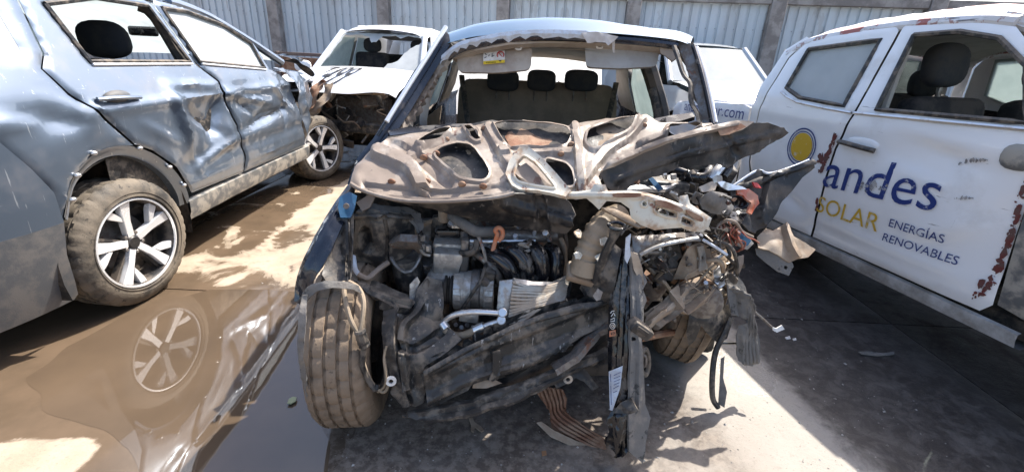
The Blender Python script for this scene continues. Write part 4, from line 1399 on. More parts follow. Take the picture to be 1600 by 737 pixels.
# sun visors
def visor(name, out, ctrl, m):
    o = S(name, rounded(out, .22, 4), ctrl, m, sp=6, th=.022, edge=-.006, edgew=4, ang=60)
    return o
vl = visor('sun_visor', [(713, 80), (770, 75), (832, 72), (829, 108), (775, 113), (716, 112)], [(713, 80, 2.37), (832, 72, 2.37), (775, 113, 2.30), (829, 106, 2.31)], 'visor')
vr = visor('sun_visor', [(914, 67), (970, 70), (1032, 76), (1026, 103), (970, 106), (916, 104)], [(914, 67, 2.37), (1032, 76, 2.37), (970, 106, 2.30), (920, 104, 2.30)], 'visorgrey')
for (x, y, p) in ((810, 73, vl), (937, 71, vr)):
    T('visor_clip', [(x - 5, y, 2.34), (x - 3, y + 4, 2.33), (x + 3, y + 4, 2.33), (x + 5, y, 2.34)], .005, 'whiteprint', p)
def vis(u, v): return tps([(713, 80, 2.37), (832, 72, 2.37), (775, 113, 2.30), (829, 106, 2.31)])(u, v) - .010
lab = panel('warning_label', [(755, 81), (789, 79), (789, 98), (755, 101)], lambda u, v: A(u, v, vis(u, v)), 'whiteprint', vl, sp=8, th=.001)
panel('label_band', [(755.2, 96), (788.8, 93.5), (788.8, 98), (755.2, 100.8)], lambda u, v: A(u, v, vis(u, v) - .003), 'yellowlabel', vl, sp=9, th=.001)
rg = MB()
rg.tube([A(782 + 5.2 * math.cos(a), 86 + 5.2 * math.sin(a), vis(782, 86) - .004) for a in np.linspace(0, 2 * math.pi, 21)], .0028, 6, 1)
rg.tube([A(778.6, 82.4, vis(782, 86) - .004), A(785.4, 89.6, vis(782, 86) - .004)], .0022, 6, 1)
rg.build('prohibition_mark', 'redprint', vl)
bm_ = MB()
for (x0, y0, x1, y1) in ((758, 84, 760, 86), (757, 91, 760, 89), (763, 88, 765, 86), (768, 89, 772, 87), (769, 84, 769, 89)):
    bm_.tube([A(x0, y0, vis(x0, y0) - .003), A(x1, y1, vis(x1, y1) - .003)], .0016, 5, 1)
for k in range(7):
    x = 760 + k * 2.2
    bm_.tube([A(x, 97.2 - .07 * k, vis(x, 97) - .006), A(x + 1.2, 98.6 - .07 * k, vis(x, 97) - .006)], .0016, 5, 1)
bm_.add([A(779, 94.6, vis(780, 95) - .006), A(784, 94.3, vis(780, 95) - .006), A(781.6, 97.2, vis(780, 95) - .006)], [(0, 1, 2)])
bm_.build('label_marks', 'blackprint', vl)
# sides of the body (car side towards the camera-left first)
def wz(z): return .86 - .05 * max(0, (.6 - z) / .35) ** 2 - .43 * max(0, z - .94)
def WS(side, off=0.0):
    return lambda y, z: V((WX + side * (wz(z) + off), y, z))
for side in (-1, 1):
    f = WS(side)
    tw = V((WX + side * 9, 3, 1))
    kw = dict(toward=tw, curl=.008, curlw=.012, sp=.07)
    yd = 0 if side < 0 else .12
    fdw = [(2.28, .97), (2.50, 1.22), (2.72, 1.37), (2.98, 1.38), (2.98, .98)]
    if side > 0:
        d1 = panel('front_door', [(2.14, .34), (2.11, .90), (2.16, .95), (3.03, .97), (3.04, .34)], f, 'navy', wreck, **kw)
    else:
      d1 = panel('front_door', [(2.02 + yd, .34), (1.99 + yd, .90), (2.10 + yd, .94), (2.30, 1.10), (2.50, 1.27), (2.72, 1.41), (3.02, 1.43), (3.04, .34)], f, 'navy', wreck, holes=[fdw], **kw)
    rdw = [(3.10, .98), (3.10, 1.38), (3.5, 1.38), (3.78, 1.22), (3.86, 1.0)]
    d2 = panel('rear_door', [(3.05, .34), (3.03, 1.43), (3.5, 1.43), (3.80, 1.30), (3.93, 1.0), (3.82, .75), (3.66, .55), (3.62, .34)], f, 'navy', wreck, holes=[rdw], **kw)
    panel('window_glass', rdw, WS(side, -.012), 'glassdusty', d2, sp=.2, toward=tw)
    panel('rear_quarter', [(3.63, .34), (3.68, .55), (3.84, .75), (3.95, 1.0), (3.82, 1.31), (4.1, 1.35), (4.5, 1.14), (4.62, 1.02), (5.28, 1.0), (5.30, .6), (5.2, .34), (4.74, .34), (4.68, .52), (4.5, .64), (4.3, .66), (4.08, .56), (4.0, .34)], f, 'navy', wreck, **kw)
    tube('sill', [V((WX + side * .83, y, .30)) for y in (2.0, 3, 4.0)], .07, 'navy', wreck, 8, 2)
    tube('b_pillar', [V((WX + side * .80, 3.04, .4)), V((WX + side * .80, 3.04, .98)), V((WX + side * .71, 3.05, 1.24)), V((WX + side * .63, 3.06, 1.40))], .05, 'trimgrey', wreck, 8, 3)
    MB().tube([V((WX + side * .76, 2.98, .5)), V((WX + side * .755, 2.98, .98)), V((WX + side * .68, 2.99, 1.23))], .026, 7, 3, flat=.3).build('seat_belt', 'visor' if side < 0 else 'wire', wreck)
    if side < 0: tube('door_seal', [f(y, z) + V((-side * .04, -.01, 0)) for (y, z) in ((2.24, .97), (2.48, 1.23), (2.70, 1.385), (2.98, 1.395))], .02, 'blackplastic', wreck, 7, 3)
    panel('door_card', [(2.1, .4), (2.15, .93), (3.0, .95), (3.85, .97), (3.6, .4)], WS(side, -.07), 'cloth', wreck, sp=.2, toward=V((WX, 3, 1)))
    panel('rear_pillar_trim', [(3.75, 1.0), (3.72, 1.2), (3.5, 1.40), (3.9, 1.40), (4.35, 1.12), (4.3, 1.0)], WS(side, -.05), 'trimgrey' if side < 0 else 'visorgrey', wreck, sp=.1, toward=V((WX, 3, 1)))
    wheel(wreck, (WX + side * .74, 4.37, .305), (side, 0, 0), .305, .195, .20, 'steel', detail=48)
# rear screen, boot, tail
rows = []
for Y, z, hw in ((4.02, 1.375, .52), (4.25, 1.25, .57), (4.50, 1.10, .63)):
    rows.append([V((WX + t * hw, Y + .06 * (1 - t * t), z)) for t in np.linspace(-1, 1, 11)])
MB().grid(rows).build('rear_window', 'glasswhite', wreck)
rows = []
for Y, z, hw in ((4.50, 1.095, .66), (4.9, 1.075, .70), (5.28, 1.04, .72), (5.34, .95, .73), (5.33, .5, .74), (5.25, .30, .7)):
    rows.append([V((WX + t * hw, Y + .05 * (1 - t * t), z + .015 * (1 - t * t))) for t in np.linspace(-1, 1, 11)])
MB().grid(rows).build('boot_lid', 'navy', wreck)
MB().box((WX, 4.18, 1.10), (1.24, .55, .03), None, .008).build('parcel_shelf', 'tanplastic', wreck)
MB().box((WX, 3.4, .27), (1.5, 3.0, .08), None, .02).build('floor_pan', 'dark', wreck)
MB().box((WX, 2.10, .90), (1.34, .34, .22), (-.1, 0, 0), .06, 3).build('dashboard', 'blackplastic', wreck)
# rear seat
rs = MB().box(V((WX + .0, 3.50, .52)), (1.26, .52, .2), None, .06, 3).build('rear_seat', 'cloth', wreck)
def seatback(u, v):
    return V((WX + u, 3.66 + .20 * (v - .6) - .03 * math.sin(min(1, max(0, (v - .62) / .45)) * math.pi), v))
panel('seat_back', rounded([(-.63, .58), (.63, .58), (.63, 1.12), (.56, 1.20), (-.56, 1.20), (-.63, 1.12)], .2), seatback, 'cloth', rs, sp=.03, th=.12, toward=V((WX, 0, 1)), ang=60,
      disp=lambda u, v, p: crumple(p, .010, 5, 3) - .014 * sum(math.exp(-((u - s) / .012) ** 2) for s in (-.20, .20)) - .012 * math.exp(-((v - .90) / .010) ** 2) * (abs(u) > .2) + .02 * math.exp(-((abs(u) - .40) / .13) ** 2) * math.exp(-((v - .8) / .2) ** 2))
for (x, hw) in ((786, 48), (846, 43), (908, 50)):
    p = A(x, 126, 3.74)
    hr = MB().ball(p, (hw / 709 * 3.70, .13, .155), (.1, 0, 0), 24, 14, .55).build('headrest', 'headrest', rs)
    for s in (-.05, .05):
        CYp = MB().cyl(p + V((s, .01, -.16)), p + V((s, .01, -.05)), .007, 8)
        CYp.build('headrest_post', 'steel', hr)
for (x0, x1) in ((.30, .22), (-.20, -.16)):
    MB().tube([V((WX + x0, 3.55, .66)), V((WX + x1, 3.5, .76))], .016, 8, 2, flat=.5).build('belt_buckle', 'blackplastic', rs)
for s in (-1, 1):
    MB().tube([V((WX + s * .60, 3.72, 1.22)), V((WX + s * .56, 3.60, 1.05)), V((WX + s * .50, 3.52, .72))], .022, 7, 3, flat=.2).build('seat_belt', 'blackplastic', rs)
    tube('grab_handle', [V((WX + s * .50, 3.2, 1.40)), V((WX + s * .47, 3.27, 1.36)), V((WX + s * .47, 3.40, 1.36)), V((WX + s * .50, 3.46, 1.39))], .012, 'visor', wreck, 8, 4)
# black cowl strip in front of the dash
S('cowl_strip', [(605, 203), (640, 198), (700, 194), (760, 192), (758, 199), (700, 203), (640, 208), (610, 212)], [(605, 205, 2.0), (760, 195, 2.02), (680, 205, 1.98)], 'blackgloss', sp=8, th=.02)
S('cowl_strip', [(1018, 186), (1050, 180), (1082, 176), (1086, 182), (1060, 190), (1020, 194)], [(1018, 190, 2.02), (1086, 180, 2.02), (1050, 190, 2.0)], 'blackgloss', sp=8, th=.02)

# --- dark backing of the engine bay
MB().box((WX + .05, 2.02, .60), (1.46, .05, .72), (-.05, 0, 0), .01).build('firewall', 'dark', wreck)
S('inner_wing', [(548, 300), (640, 305), (660, 400), (640, 450), (600, 520), (565, 520), (552, 440)], [(548, 300, 1.75), (640, 305, 1.98), (600, 520, 1.75), (640, 450, 1.9)], 'blackplastic', sp=14, cr=(.02, 6))
S('inner_wing', [(1000, 300), (1150, 290), (1140, 420), (1110, 500), (1040, 520), (1000, 470)], [(1000, 300, 2.0), (1150, 290, 1.95), (1110, 500, 2.02), (1000, 470, 2.0)], 'dark', sp=14, cr=(.02, 6))
BX('subframe', 800, 560, 1.62, (.92, .18, .07), 'dark', rot=(0, 0, .1), bev=.02)
BX('sump', 790, 520, 1.72, (.42, .34, .26), 'steel', bev=.04)

# --- crumpled bonnet: inner frame with ribs and cut-outs, outer skin below it
hood_ctrl = [(550, 288, 1.56), (600, 215, 1.86), (700, 200, 1.97), (770, 187, 2.0), (850, 192, 1.98), (897, 197, 1.93), (950, 184, 1.99), (1010, 178, 1.95), (1100, 196, 1.98), (1160, 190, 1.90), (1228, 208, 1.84),
             (640, 310, 1.54), (700, 310, 1.53), (770, 307, 1.53), (830, 300, 1.56), (880, 303, 1.56), (930, 300, 1.56), (600, 300, 1.53), (660, 260, 1.68), (720, 255, 1.71), (790, 250, 1.74), (850, 250, 1.74), (905, 250, 1.70), (960, 240, 1.74), (1020, 225, 1.80), (1000, 268, 1.68), (1100, 240, 1.78), (1150, 250, 1.78)]
H1 = rounded([(648, 228), (680, 212), (708, 210), (690, 222), (664, 231)], .3)
H2 = rounded([(676, 243), (712, 225), (738, 231), (767, 272), (756, 284), (722, 281), (698, 263)], .35)
H3 = rounded([(771, 196), (792, 189), (850, 196), (885, 201), (893, 215), (884, 231), (842, 232), (802, 237), (784, 222)], .3)
H4 = rounded([(852, 252), (884, 256), (894, 268), (898, 292), (880, 294), (856, 272)], .35)
H5 = rounded([(920, 204), (984, 186), (997, 184), (986, 210), (951, 229), (926, 237), (915, 224)], .3)
H6 = rounded([(1036, 210), (1046, 195), (1082, 197), (1094, 202), (1062, 212), (1042, 219)], .3)
H7 = rounded([(726, 206), (736, 205), (752, 221), (744, 223)], .25)
hood_out = [(546, 285), (553, 262), (575, 236), (604, 215), (645, 207), (700, 201), (742, 194), (768, 186), (800, 186), (850, 191), (888, 195), (898, 192), (948, 182), (990, 182), (1010, 176), (1030, 190), (1048, 188), (1100, 196), (1128, 194), (1105, 200), (1060, 214), (1000, 232), (945, 258), (935, 275), (945, 298), (930, 306), (900, 310), (880, 305), (832, 301), (800, 300), (770, 307), (700, 312), (642, 312), (600, 306), (562, 296)]
hood = S('bonnet_frame', hood_out, hood_ctrl, 'cream', holes=[H1, H2, H3, H4, H5, H6, H7], sp=4.2, esp=4, th=.003, rim=.012, rimw=4.0, ang=42, edge=-.010, edgew=5,
         relief=[([(898, 196), (904, 240), (908, 300)], 7, .018), ([(908, 290), (940, 245), (980, 216), (1002, 190)], 8, .022), ([(764, 200), (782, 235), (800, 262), (830, 292)], 9, .020),
                 ([(590, 240), (640, 262), (660, 292)], 12, .030), ([(640, 240), (690, 215), (745, 207)], 7, .018), ([(570, 290), (640, 300), (720, 300), (790, 292)], 6, -.014), ([(780, 243), (840, 240), (896, 238)], 6, .016),
                 ([(1000, 225), (1060, 205), (1110, 197)], 5, .018), ([(610, 225), (650, 245), (700, 285)], 9, -.016)], cr=(.013, 6.5))
for (x, y) in ((757, 201), (697, 218), (682, 240), (722, 288), (755, 291), (877, 241), (893, 226), (905, 288), (1006, 196), (612, 284), (667, 283), (662, 246)):
    d = tps(hood_ctrl)(x, y)
    MB().ball(A(x, y, d - .012), (.030, .018, .026), (.4, 0, 0), 10, 7).build('bonnet_plug', 'rust', hood)
# outer skin: behind the frame, its dusty dark face seen through the cut-outs and hanging below the lip
S('bonnet_skin', [(556, 270), (606, 216), (700, 203), (770, 190), (850, 195), (897, 200), (950, 188), (1005, 184), (1030, 194), (1020, 225), (960, 250), (930, 295), (880, 300), (830, 297), (770, 302), (640, 306), (575, 290)],
  [(x, y, d + .055) for x, y, d in hood_ctrl], 'skin', sp=9, th=.004, cr=(.022, 4), seed=3)
S('brown_insulation', [(785, 205), (850, 200), (892, 206), (890, 236), (840, 240), (800, 240)], [(785, 205, 1.99), (890, 206, 1.97), (840, 240, 1.80), (800, 238, 1.81)], 'rust', hood, sp=6, cr=(.014, 9))
S('brown_insulation', [(916, 202), (990, 182), (1000, 190), (975, 222), (930, 242), (914, 228)], [(916, 202, 1.98), (1000, 185, 2.0), (930, 242, 1.78), (975, 222, 1.83)], 'tanplastic', hood, sp=6, cr=(.012, 9))
S('brown_insulation', [(790, 252), (850, 250), (896, 262), (900, 296), (860, 296), (815, 285)], [(790, 252, 1.80), (896, 262, 1.75), (850, 296, 1.62), (900, 296, 1.62)], 'rust', hood, sp=6, cr=(.02, 8))
# front lip folded down
S('bonnet_lip', [(550, 287), (566, 296), (602, 307), (642, 313), (700, 313), (770, 308), (800, 301), (832, 302), (880, 306), (892, 318), (900, 334), (900, 350), (886, 364), (850, 362), (800, 352), (760, 346), (720, 338), (680, 326), (640, 318), (600, 310), (565, 299)],
  [(550, 288, 1.535), (642, 313, 1.525), (700, 313, 1.52), (770, 308, 1.52), (832, 302, 1.54), (880, 306, 1.54), (720, 338, 1.60), (800, 352, 1.60), (850, 362, 1.58), (895, 345, 1.50), (640, 318, 1.55)], 'skin', sp=5, th=.006, cr=(.012, 8), relief=[([(790, 315), (840, 330), (895, 345)], 9, .025), ([(840, 305), (850, 335), (852, 360)], 8, -.02)], ang=60)
T('lip_edge', [(548, 287, 1.53), (566, 297, 1.515), (602, 308, 1.51), (642, 314, 1.505), (700, 314.5, 1.50), (770, 309, 1.50), (803, 302, 1.515)], .0075, 'cream', hood, n=8)
# right half of the bonnet, dusty dark outer face with its bright folded edge
S('bonnet_skin', [(938, 270), (955, 257), (1000, 237), (1060, 215), (1112, 200), (1160, 192), (1198, 192), (1222, 200), (1229, 208), (1222, 216), (1196, 228), (1182, 240), (1164, 244), (1150, 252), (1140, 262), (1120, 256), (1100, 258), (1060, 262), (1010, 280), (975, 296), (955, 300), (944, 290)],
  [(940, 270, 1.60), (1000, 237, 1.66), (1112, 200, 1.76), (1198, 192, 1.82), (1229, 208, 1.84), (1140, 260, 1.78), (1060, 262, 1.70), (975, 296, 1.62), (1060, 235, 1.69), (1150, 225, 1.78)], 'skin', sp=5, th=.006, cr=(.018, 7), jit=1.0, relief=[([(960, 280), (1060, 244), (1150, 222), (1215, 208)], 5, .006), ([(1130, 205), (1150, 240)], 6, -.010)], ang=60, label='dusty dark outer face of the torn bonnet with ragged edge')
S('bonnet_edge', [(938, 268), (950, 254), (1000, 231), (1060, 211), (1108, 197), (1160, 189), (1178, 191), (1160, 203), (1138, 210), (1120, 206), (1090, 212), (1060, 219), (1005, 240), (960, 261)],
  [(938, 268, 1.585), (1000, 233, 1.645), (1108, 198, 1.745), (1178, 191, 1.80), (1138, 210, 1.75), (1060, 219, 1.66), (960, 260, 1.60)], 'cream', hood, sp=4, th=.008, cr=(.008, 9), relief=[([(950, 258), (1050, 217), (1150, 194)], 5, .012)])
S('rust_patch', [(1122, 204), (1158, 193), (1166, 198), (1140, 210), (1126, 212)], [(1122, 206, 1.735), (1166, 196, 1.775), (1140, 210, 1.74)], 'rust', hood, sp=4, th=.003)
# cream hinge loop thrown across the bonnet
S('bonnet_hinge_frame', [(812, 230), (826, 230), (846, 246), (870, 272), (892, 298), (884, 308), (866, 303), (838, 298), (812, 297), (800, 290), (790, 272), (796, 252)], [(818, 230, 1.70), (892, 300, 1.50), (795, 280, 1.60), (850, 262, 1.60)], 'creamlight', sp=4, th=.014, edge=.004, edgew=4,
  holes=[rounded([(819, 243), (838, 256), (862, 285), (868, 294), (840, 290), (812, 284), (803, 274), (808, 255)], .3)], rim=.006, rimw=3)
S('hinge_strap', [(800, 268), (822, 256), (856, 288), (874, 296), (866, 300), (842, 292), (812, 278)], [(800, 268, 1.63), (870, 298, 1.55), (822, 256, 1.66)], 'cream', hood, sp=5, th=.012, cr=(.01, 12))
# cream lock carrier over the right of the engine bay
S('lock_carrier', [(882, 300), (905, 299), (924, 296), (928, 288), (946, 288), (950, 298), (985, 297), (1010, 300), (1038, 309), (1062, 318), (1064, 306), (1076, 304), (1080, 318), (1098, 330), (1114, 341), (1109, 354), (1100, 363), (1082, 362), (1066, 356), (1040, 358), (1024, 360), (1002, 352), (986, 340), (984, 326), (970, 316), (948, 314), (936, 328), (926, 318), (916, 310), (884, 311)],
  [(882, 305, 1.50), (946, 300, 1.48), (1010, 315, 1.46), (1062, 335, 1.46), (1112, 345, 1.48), (1020, 355, 1.44)], 'creamlight', sp=4, th=.016, edge=-.006, edgew=4, rim=.007, rimw=3, ang=55,
  holes=[rounded([(1003, 315), (1010, 315), (1010, 322), (1003, 322)], .45), rounded([(1022, 322), (1038, 323), (1058, 332), (1056, 340), (1040, 338), (1024, 332)], .35), rounded([(1064, 336), (1084, 345), (1080, 355), (1062, 350)], .3)],
  relief=[([(890, 305), (960, 305), (1030, 312), (1090, 335)], 5, .008)])
S('carrier_panel', rounded([(1024, 312), (1042, 314), (1068, 326), (1066, 332), (1040, 325), (1024, 320)], .4), [(1024, 312, 1.448), (1068, 328, 1.45), (1040, 325, 1.445)], 'rust', sp=5, th=.006)
S('carrier_panel', rounded([(1072, 326), (1100, 340), (1098, 347), (1088, 344), (1074, 334)], .4), [(1072, 326, 1.452), (1100, 342, 1.462), (1088, 344, 1.455)], 'rust', sp=5, th=.006)
S('carrier_panel', rounded([(956, 301), (1004, 301), (1000, 308), (958, 309)], .4), [(956, 303, 1.468), (1004, 303, 1.452), (980, 309, 1.455)], 'rust', sp=5, th=.006)
S('carrier_arm', [(940, 322), (960, 324), (986, 336), (1004, 344), (1010, 350), (998, 354), (976, 344), (954, 332)], [(940, 324, 1.52), (1008, 350, 1.45), (976, 344, 1.47)], 'tanplastic', sp=4, th=.018, edge=-.006, edgew=4)

# --- left of the engine: headlamp box, wing remains
S('battery_box', [(556, 332), (580, 326), (600, 330), (640, 334), (646, 350), (648, 380), (638, 396), (612, 408), (596, 428), (572, 432), (556, 420), (551, 380)], [(556, 332, 1.56), (640, 334, 1.60), (600, 400, 1.55), (556, 420, 1.58), (600, 350, 1.53), (645, 380, 1.62)], 'blackplastic', sp=6, th=.02, cr=(.014, 7), relief=[([(555, 340), (600, 337), (645, 340)], 3, .016), ([(600, 338), (606, 370), (604, 405)], 3, -.012), ([(570, 365), (575, 385)], 9, -.05)], ang=55)
S('box_rim', [(556, 330), (578, 318), (610, 324), (636, 326), (656, 336), (662, 356), (656, 366), (648, 350), (636, 338), (600, 334), (575, 332)], [(556, 330, 1.545), (610, 324, 1.60), (660, 350, 1.60), (600, 334, 1.55)], 'liner', sp=5, th=.012, cr=(.016, 14))
S('headlamp_bracket', [(557, 316), (576, 304), (586, 308), (578, 324), (566, 330)], [(557, 316, 1.54), (586, 308, 1.56), (566, 330, 1.53)], 'cream', sp=4, th=.01, cr=(.01, 14))
S('front_wing', [(546, 282), (554, 286), (548, 312), (536, 338), (524, 362), (512, 390), (500, 412), (488, 432), (476, 462), (468, 476), (459, 470), (459, 446), (464, 416), (480, 386), (497, 352), (520, 318)], [(548, 284, 1.62), (461, 470, 1.30), (478, 462, 1.31), (500, 350, 1.45), (530, 350, 1.44), (490, 425, 1.33)], 'navy', sp=5, th=.012, cr=(.006, 7), edge=-.02, edgew=10, relief=[([(545, 290), (505, 350), (470, 420), (463, 468)], 7, .012)], ang=60)
S('wing_bracket', [(531, 308), (546, 300), (558, 306), (554, 326), (548, 340), (532, 340), (528, 324)], [(531, 308, 1.50), (556, 306, 1.52), (540, 340, 1.46)], 'navyroof', sp=4, th=.012, cr=(.006, 12), holes=[rounded([(538, 318), (544, 318), (544, 326), (538, 326)], .4)])
CY('bolt', (541, 322, 1.465), (541, 322, 1.445), .010, 'steel')
S('wing_mount', [(524, 342), (552, 334), (552, 372), (550, 420), (546, 452), (530, 448), (512, 446), (502, 430), (516, 392), (528, 364)], [(524, 342, 1.48), (552, 334, 1.52), (546, 452, 1.36), (505, 430, 1.34), (530, 390, 1.43)], 'blackplastic', sp=6, th=.01, cr=(.02, 8), relief=[([(540, 340), (540, 445)], 4, .02)], ang=60)
S('arch_liner', [(474, 456), (486, 444), (510, 438), (540, 440), (560, 446), (566, 458), (550, 452), (520, 449), (496, 454), (480, 468), (470, 476)], [(474, 460, 1.22), (540, 440, 1.28), (566, 458, 1.30), (510, 450, 1.22)], 'liner', sp=4, th=.02, cr=(.014, 14))
S('arch_liner', [(472, 462), (480, 460), (478, 500), (474, 560), (480, 600), (488, 625), (480, 622), (470, 590), (465, 545), (466, 500)], [(472, 462, 1.20), (478, 500, 1.16), (470, 590, 1.17), (484, 622, 1.2)], 'liner', sp=4, th=.008, cr=(.01, 16))
# wheels
wl = wheel(wreck, (-.600, 1.50, .312), Matrix.Rotation(R(6), 3, 'Z') @ V((-1, 0, -.02)), .316, .215, .19, 'steel', tm='tyredusty', flat=.004)
wrr = wheel(wreck, (.905, 2.0, .305), Matrix.Rotation(R(-20), 3, 'Z') @ V((1, 0, -.16)), .312, .205, .19, 'steel', tm='tyredusty', flat=.004)
# hub, hoses and strut behind the left wheel
CY('brake_drum', (590, 560, 1.50), (608, 560, 1.52), .12, 'steel')
T('brake_hose', [(536, 440, 1.33), (540, 470, 1.28), (548, 500, 1.25), (560, 518, 1.24), (566, 500, 1.26), (568, 470, 1.30), (560, 450, 1.34), (545, 440, 1.36)], .008, 'brownplastic')
T('brake_hose', [(564, 520, 1.25), (568, 545, 1.24), (566, 570, 1.23), (574, 590, 1.23), (586, 608, 1.22), (590, 600, 1.23)], .010, 'wire')
T('brake_hose', [(566, 560, 1.25), (580, 595, 1.23), (598, 612, 1.22), (606, 600, 1.23), (602, 570, 1.26), (602, 545, 1.28)], .006, 'brownplastic')
MB().tube(W((562, 515, 1.24), (566, 530, 1.24), (570, 540, 1.245)), .017, 8, 4, prof=lambda i: 1 + .18 * (i % 2)).build('hose_boot', 'blackplastic', wreck)
T('strut', [(590, 440, 1.62), (585, 500, 1.56), (578, 560, 1.52)], .035, 'dark', n=12)
T('lower_arm', [(596, 585, 1.50), (640, 580, 1.60), (700, 560, 1.70)], .03, 'steel')
# --- engine
eng = S('engine_block', [(640, 345), (720, 340), (800, 352), (880, 362), (886, 440), (880, 520), (800, 545), (720, 545), (660, 520), (640, 440)], [(640, 345, 1.82), (880, 362, 1.82), (720, 545, 1.74), (880, 520, 1.76), (760, 440, 1.74)], 'steel', sp=12, th=.03, cr=(.05, 8))
BX('valve_cover', 702, 402, 1.62, (.115, .12, .10), 'alu', eng, (.1, .05, .05), .014)
BX('engine_casting', 698, 432, 1.60, (.15, .12, .07), 'alu', eng, (.15, 0, .05), .022)
BX('engine_casting', 722, 378, 1.68, (.22, .14, .05), 'alu', eng, (.1, .03, .04), .014)
BX('ignition_cover', 700, 362, 1.70, (.10, .09, .055), 'blackgloss', eng, (.1, 0, .1), .01)
BX('ignition_cover', 684, 356, 1.72, (.05, .06, .10), 'blackplastic', eng, (.1, .1, .1), .01)
BX('engine_bracket', 716, 350, 1.66, (.05, .05, .012), 'creamlight', eng, (.2, 0, .1), .003)
MB().cyl(A(694, 346, 1.69), A(694, 328, 1.69), .024, 16).build('oil_cap', 'tanplastic', eng)
for k in range(4):
    pass
BX('engine_bracket', 726, 402, 1.60, (.030, .04, .17), 'steel', eng, (.1, .05, 0), .008)
MB().tube(W((726, 362, 1.63), (727, 400, 1.58), (722, 438, 1.56)), .017, 8, 4, flat=.5).build('belt_cover', 'blackplastic', eng)
S('engine_mount', [(607, 384), (622, 380), (652, 382), (662, 396), (674, 398), (676, 404), (660, 406), (646, 392), (622, 392), (610, 396)], [(607, 388, 1.56), (676, 402, 1.60), (640, 390, 1.55)], 'steel', sp=4, th=.03, edge=-.008, edgew=4)
T('mount_edge', [(612, 381, 1.545), (640, 381, 1.54), (652, 384, 1.55), (662, 396, 1.57), (672, 399, 1.58)], .006, 'alu')
for (x, y) in ((617, 380), (660, 386), (669, 388), (660, 372)):
    CY('bolt', (x, y + 4, 1.58), (x, y - 5, 1.58), .011, 'alu', n=6)
cn = MB()
cn.lathe([(.055, 0), (.058, .01), (.060, .12), (.050, .17), (.047, .26), (.02, .27)], A(634, 402, 1.60), (.12, .08, -1), 20)
cn.build('power_steering_can', 'blackplastic', wreck)
MB().tube([A(634, 404, 1.60) + V((math.cos(a) * .06, math.sin(a) * .06, .03 * math.sin(a * 2 + 1))) for a in np.linspace(0, 6.283, 19)], .008, 7, 1).build('can_rim', 'steel', wreck)
T('stay_rod', [(560, 428, 1.44), (575, 434, 1.44), (592, 420, 1.48), (606, 410, 1.52)], .010, 'cream')
T('stay_rod', [(552, 400, 1.50), (555, 420, 1.46), (562, 430, 1.44)], .009, 'bluelabel')
S('chassis_leg', [(548, 440), (562, 432), (590, 440), (620, 456), (640, 464), (655, 470), (640, 484), (615, 482), (585, 466), (560, 452)], [(548, 440, 1.42), (655, 470, 1.46), (600, 460, 1.42), (600, 448, 1.46)], 'blackplastic', sp=5, th=.03, cr=(.012, 10), relief=[([(552, 444), (600, 466), (648, 478)], 4, .016)])
# hoses and rails over the engine
MB().tube(W((648, 368, 1.72), (656, 354, 1.70), (676, 345, 1.70), (694, 340, 1.70)), .010, 8, 5).build('vacuum_hose', 'tanplastic', wreck)
T('coolant_hose', [(700, 330, 1.72), (712, 342, 1.66), (728, 352, 1.63), (745, 362, 1.62), (765, 362, 1.63), (784, 361, 1.64)], .022, 'liner', n=12)
T('fuel_rail', [(760, 367, 1.66), (800, 366, 1.665), (840, 370, 1.67), (870, 368, 1.68)], .022, 'steel', n=10)
T('fuel_rail', [(722, 376, 1.63), (760, 377, 1.635), (800, 376.5, 1.64), (836, 376, 1.65)], .0135, 'brightalu', n=10)
S('heat_shield', [(786, 354), (824, 354), (836, 360), (830, 364), (788, 364)], [(786, 354, 1.70), (836, 360, 1.72), (810, 364, 1.67)], 'brightalu', sp=5, th=.006)
mbd = MB()
mbd.tube(W((770, 392, 1.56), (774, 376, 1.57), (777, 366, 1.575), (774, 360, 1.58), (779, 355.5, 1.58), (785, 360, 1.58), (785, 369, 1.575), (779, 376, 1.575)), .0085, 8, 5)
mbd.build('dipstick_handle', 'orange', wreck)
T('dipstick_tube', [(748, 370, 1.58), (756, 392, 1.56), (760, 410, 1.55), (760, 425, 1.53)], .007, 'steel')
T('wiring_loom', [(720, 395, 1.58), (732, 396, 1.56), (742, 390, 1.56), (746, 376, 1.58)], .013, 'wire')
T('oil_tube', [(876, 372, 1.66), (882, 388, 1.64), (883, 410, 1.62), (880, 430, 1.60)], .0095, 'tanplastic')
# intake manifold: four black runners
man = BX('intake_manifold', 815, 440, 1.66, (.30, .12, .10), 'blackplastic', None, (.1, .02, .05), .03)
for k, pts in enumerate([((760, 397, 1.60), (776, 402, 1.555), (792, 414, 1.53), (800, 430, 1.53), (802, 450, 1.55)), ((788, 390, 1.61), (804, 392, 1.565), (818, 406, 1.54), (824, 424, 1.535), (825, 448, 1.56)),
                         ((822, 388, 1.62), (836, 390, 1.58), (845, 404, 1.55), (847, 424, 1.545), (846, 446, 1.56)), ((858, 392, 1.63), (866, 394, 1.60), (870, 406, 1.575), (868, 424, 1.565), (866, 446, 1.57))]):
    MB().tube(W(*pts), .030, 14, 5, prof=lambda i: 1.12 if i < 2 else 1.0).build('intake_runner', 'blackgloss', man)
    T('runner_seam', [(x + 1, y - 1, Y - .030) for x, y, Y in pts], .0035, 'blackplastic', man, n=5)
T('runner_elbow', [(744, 396, 1.60), (756, 404, 1.57), (775, 424, 1.54), (782, 440, 1.55)], .016, 'steel', man)
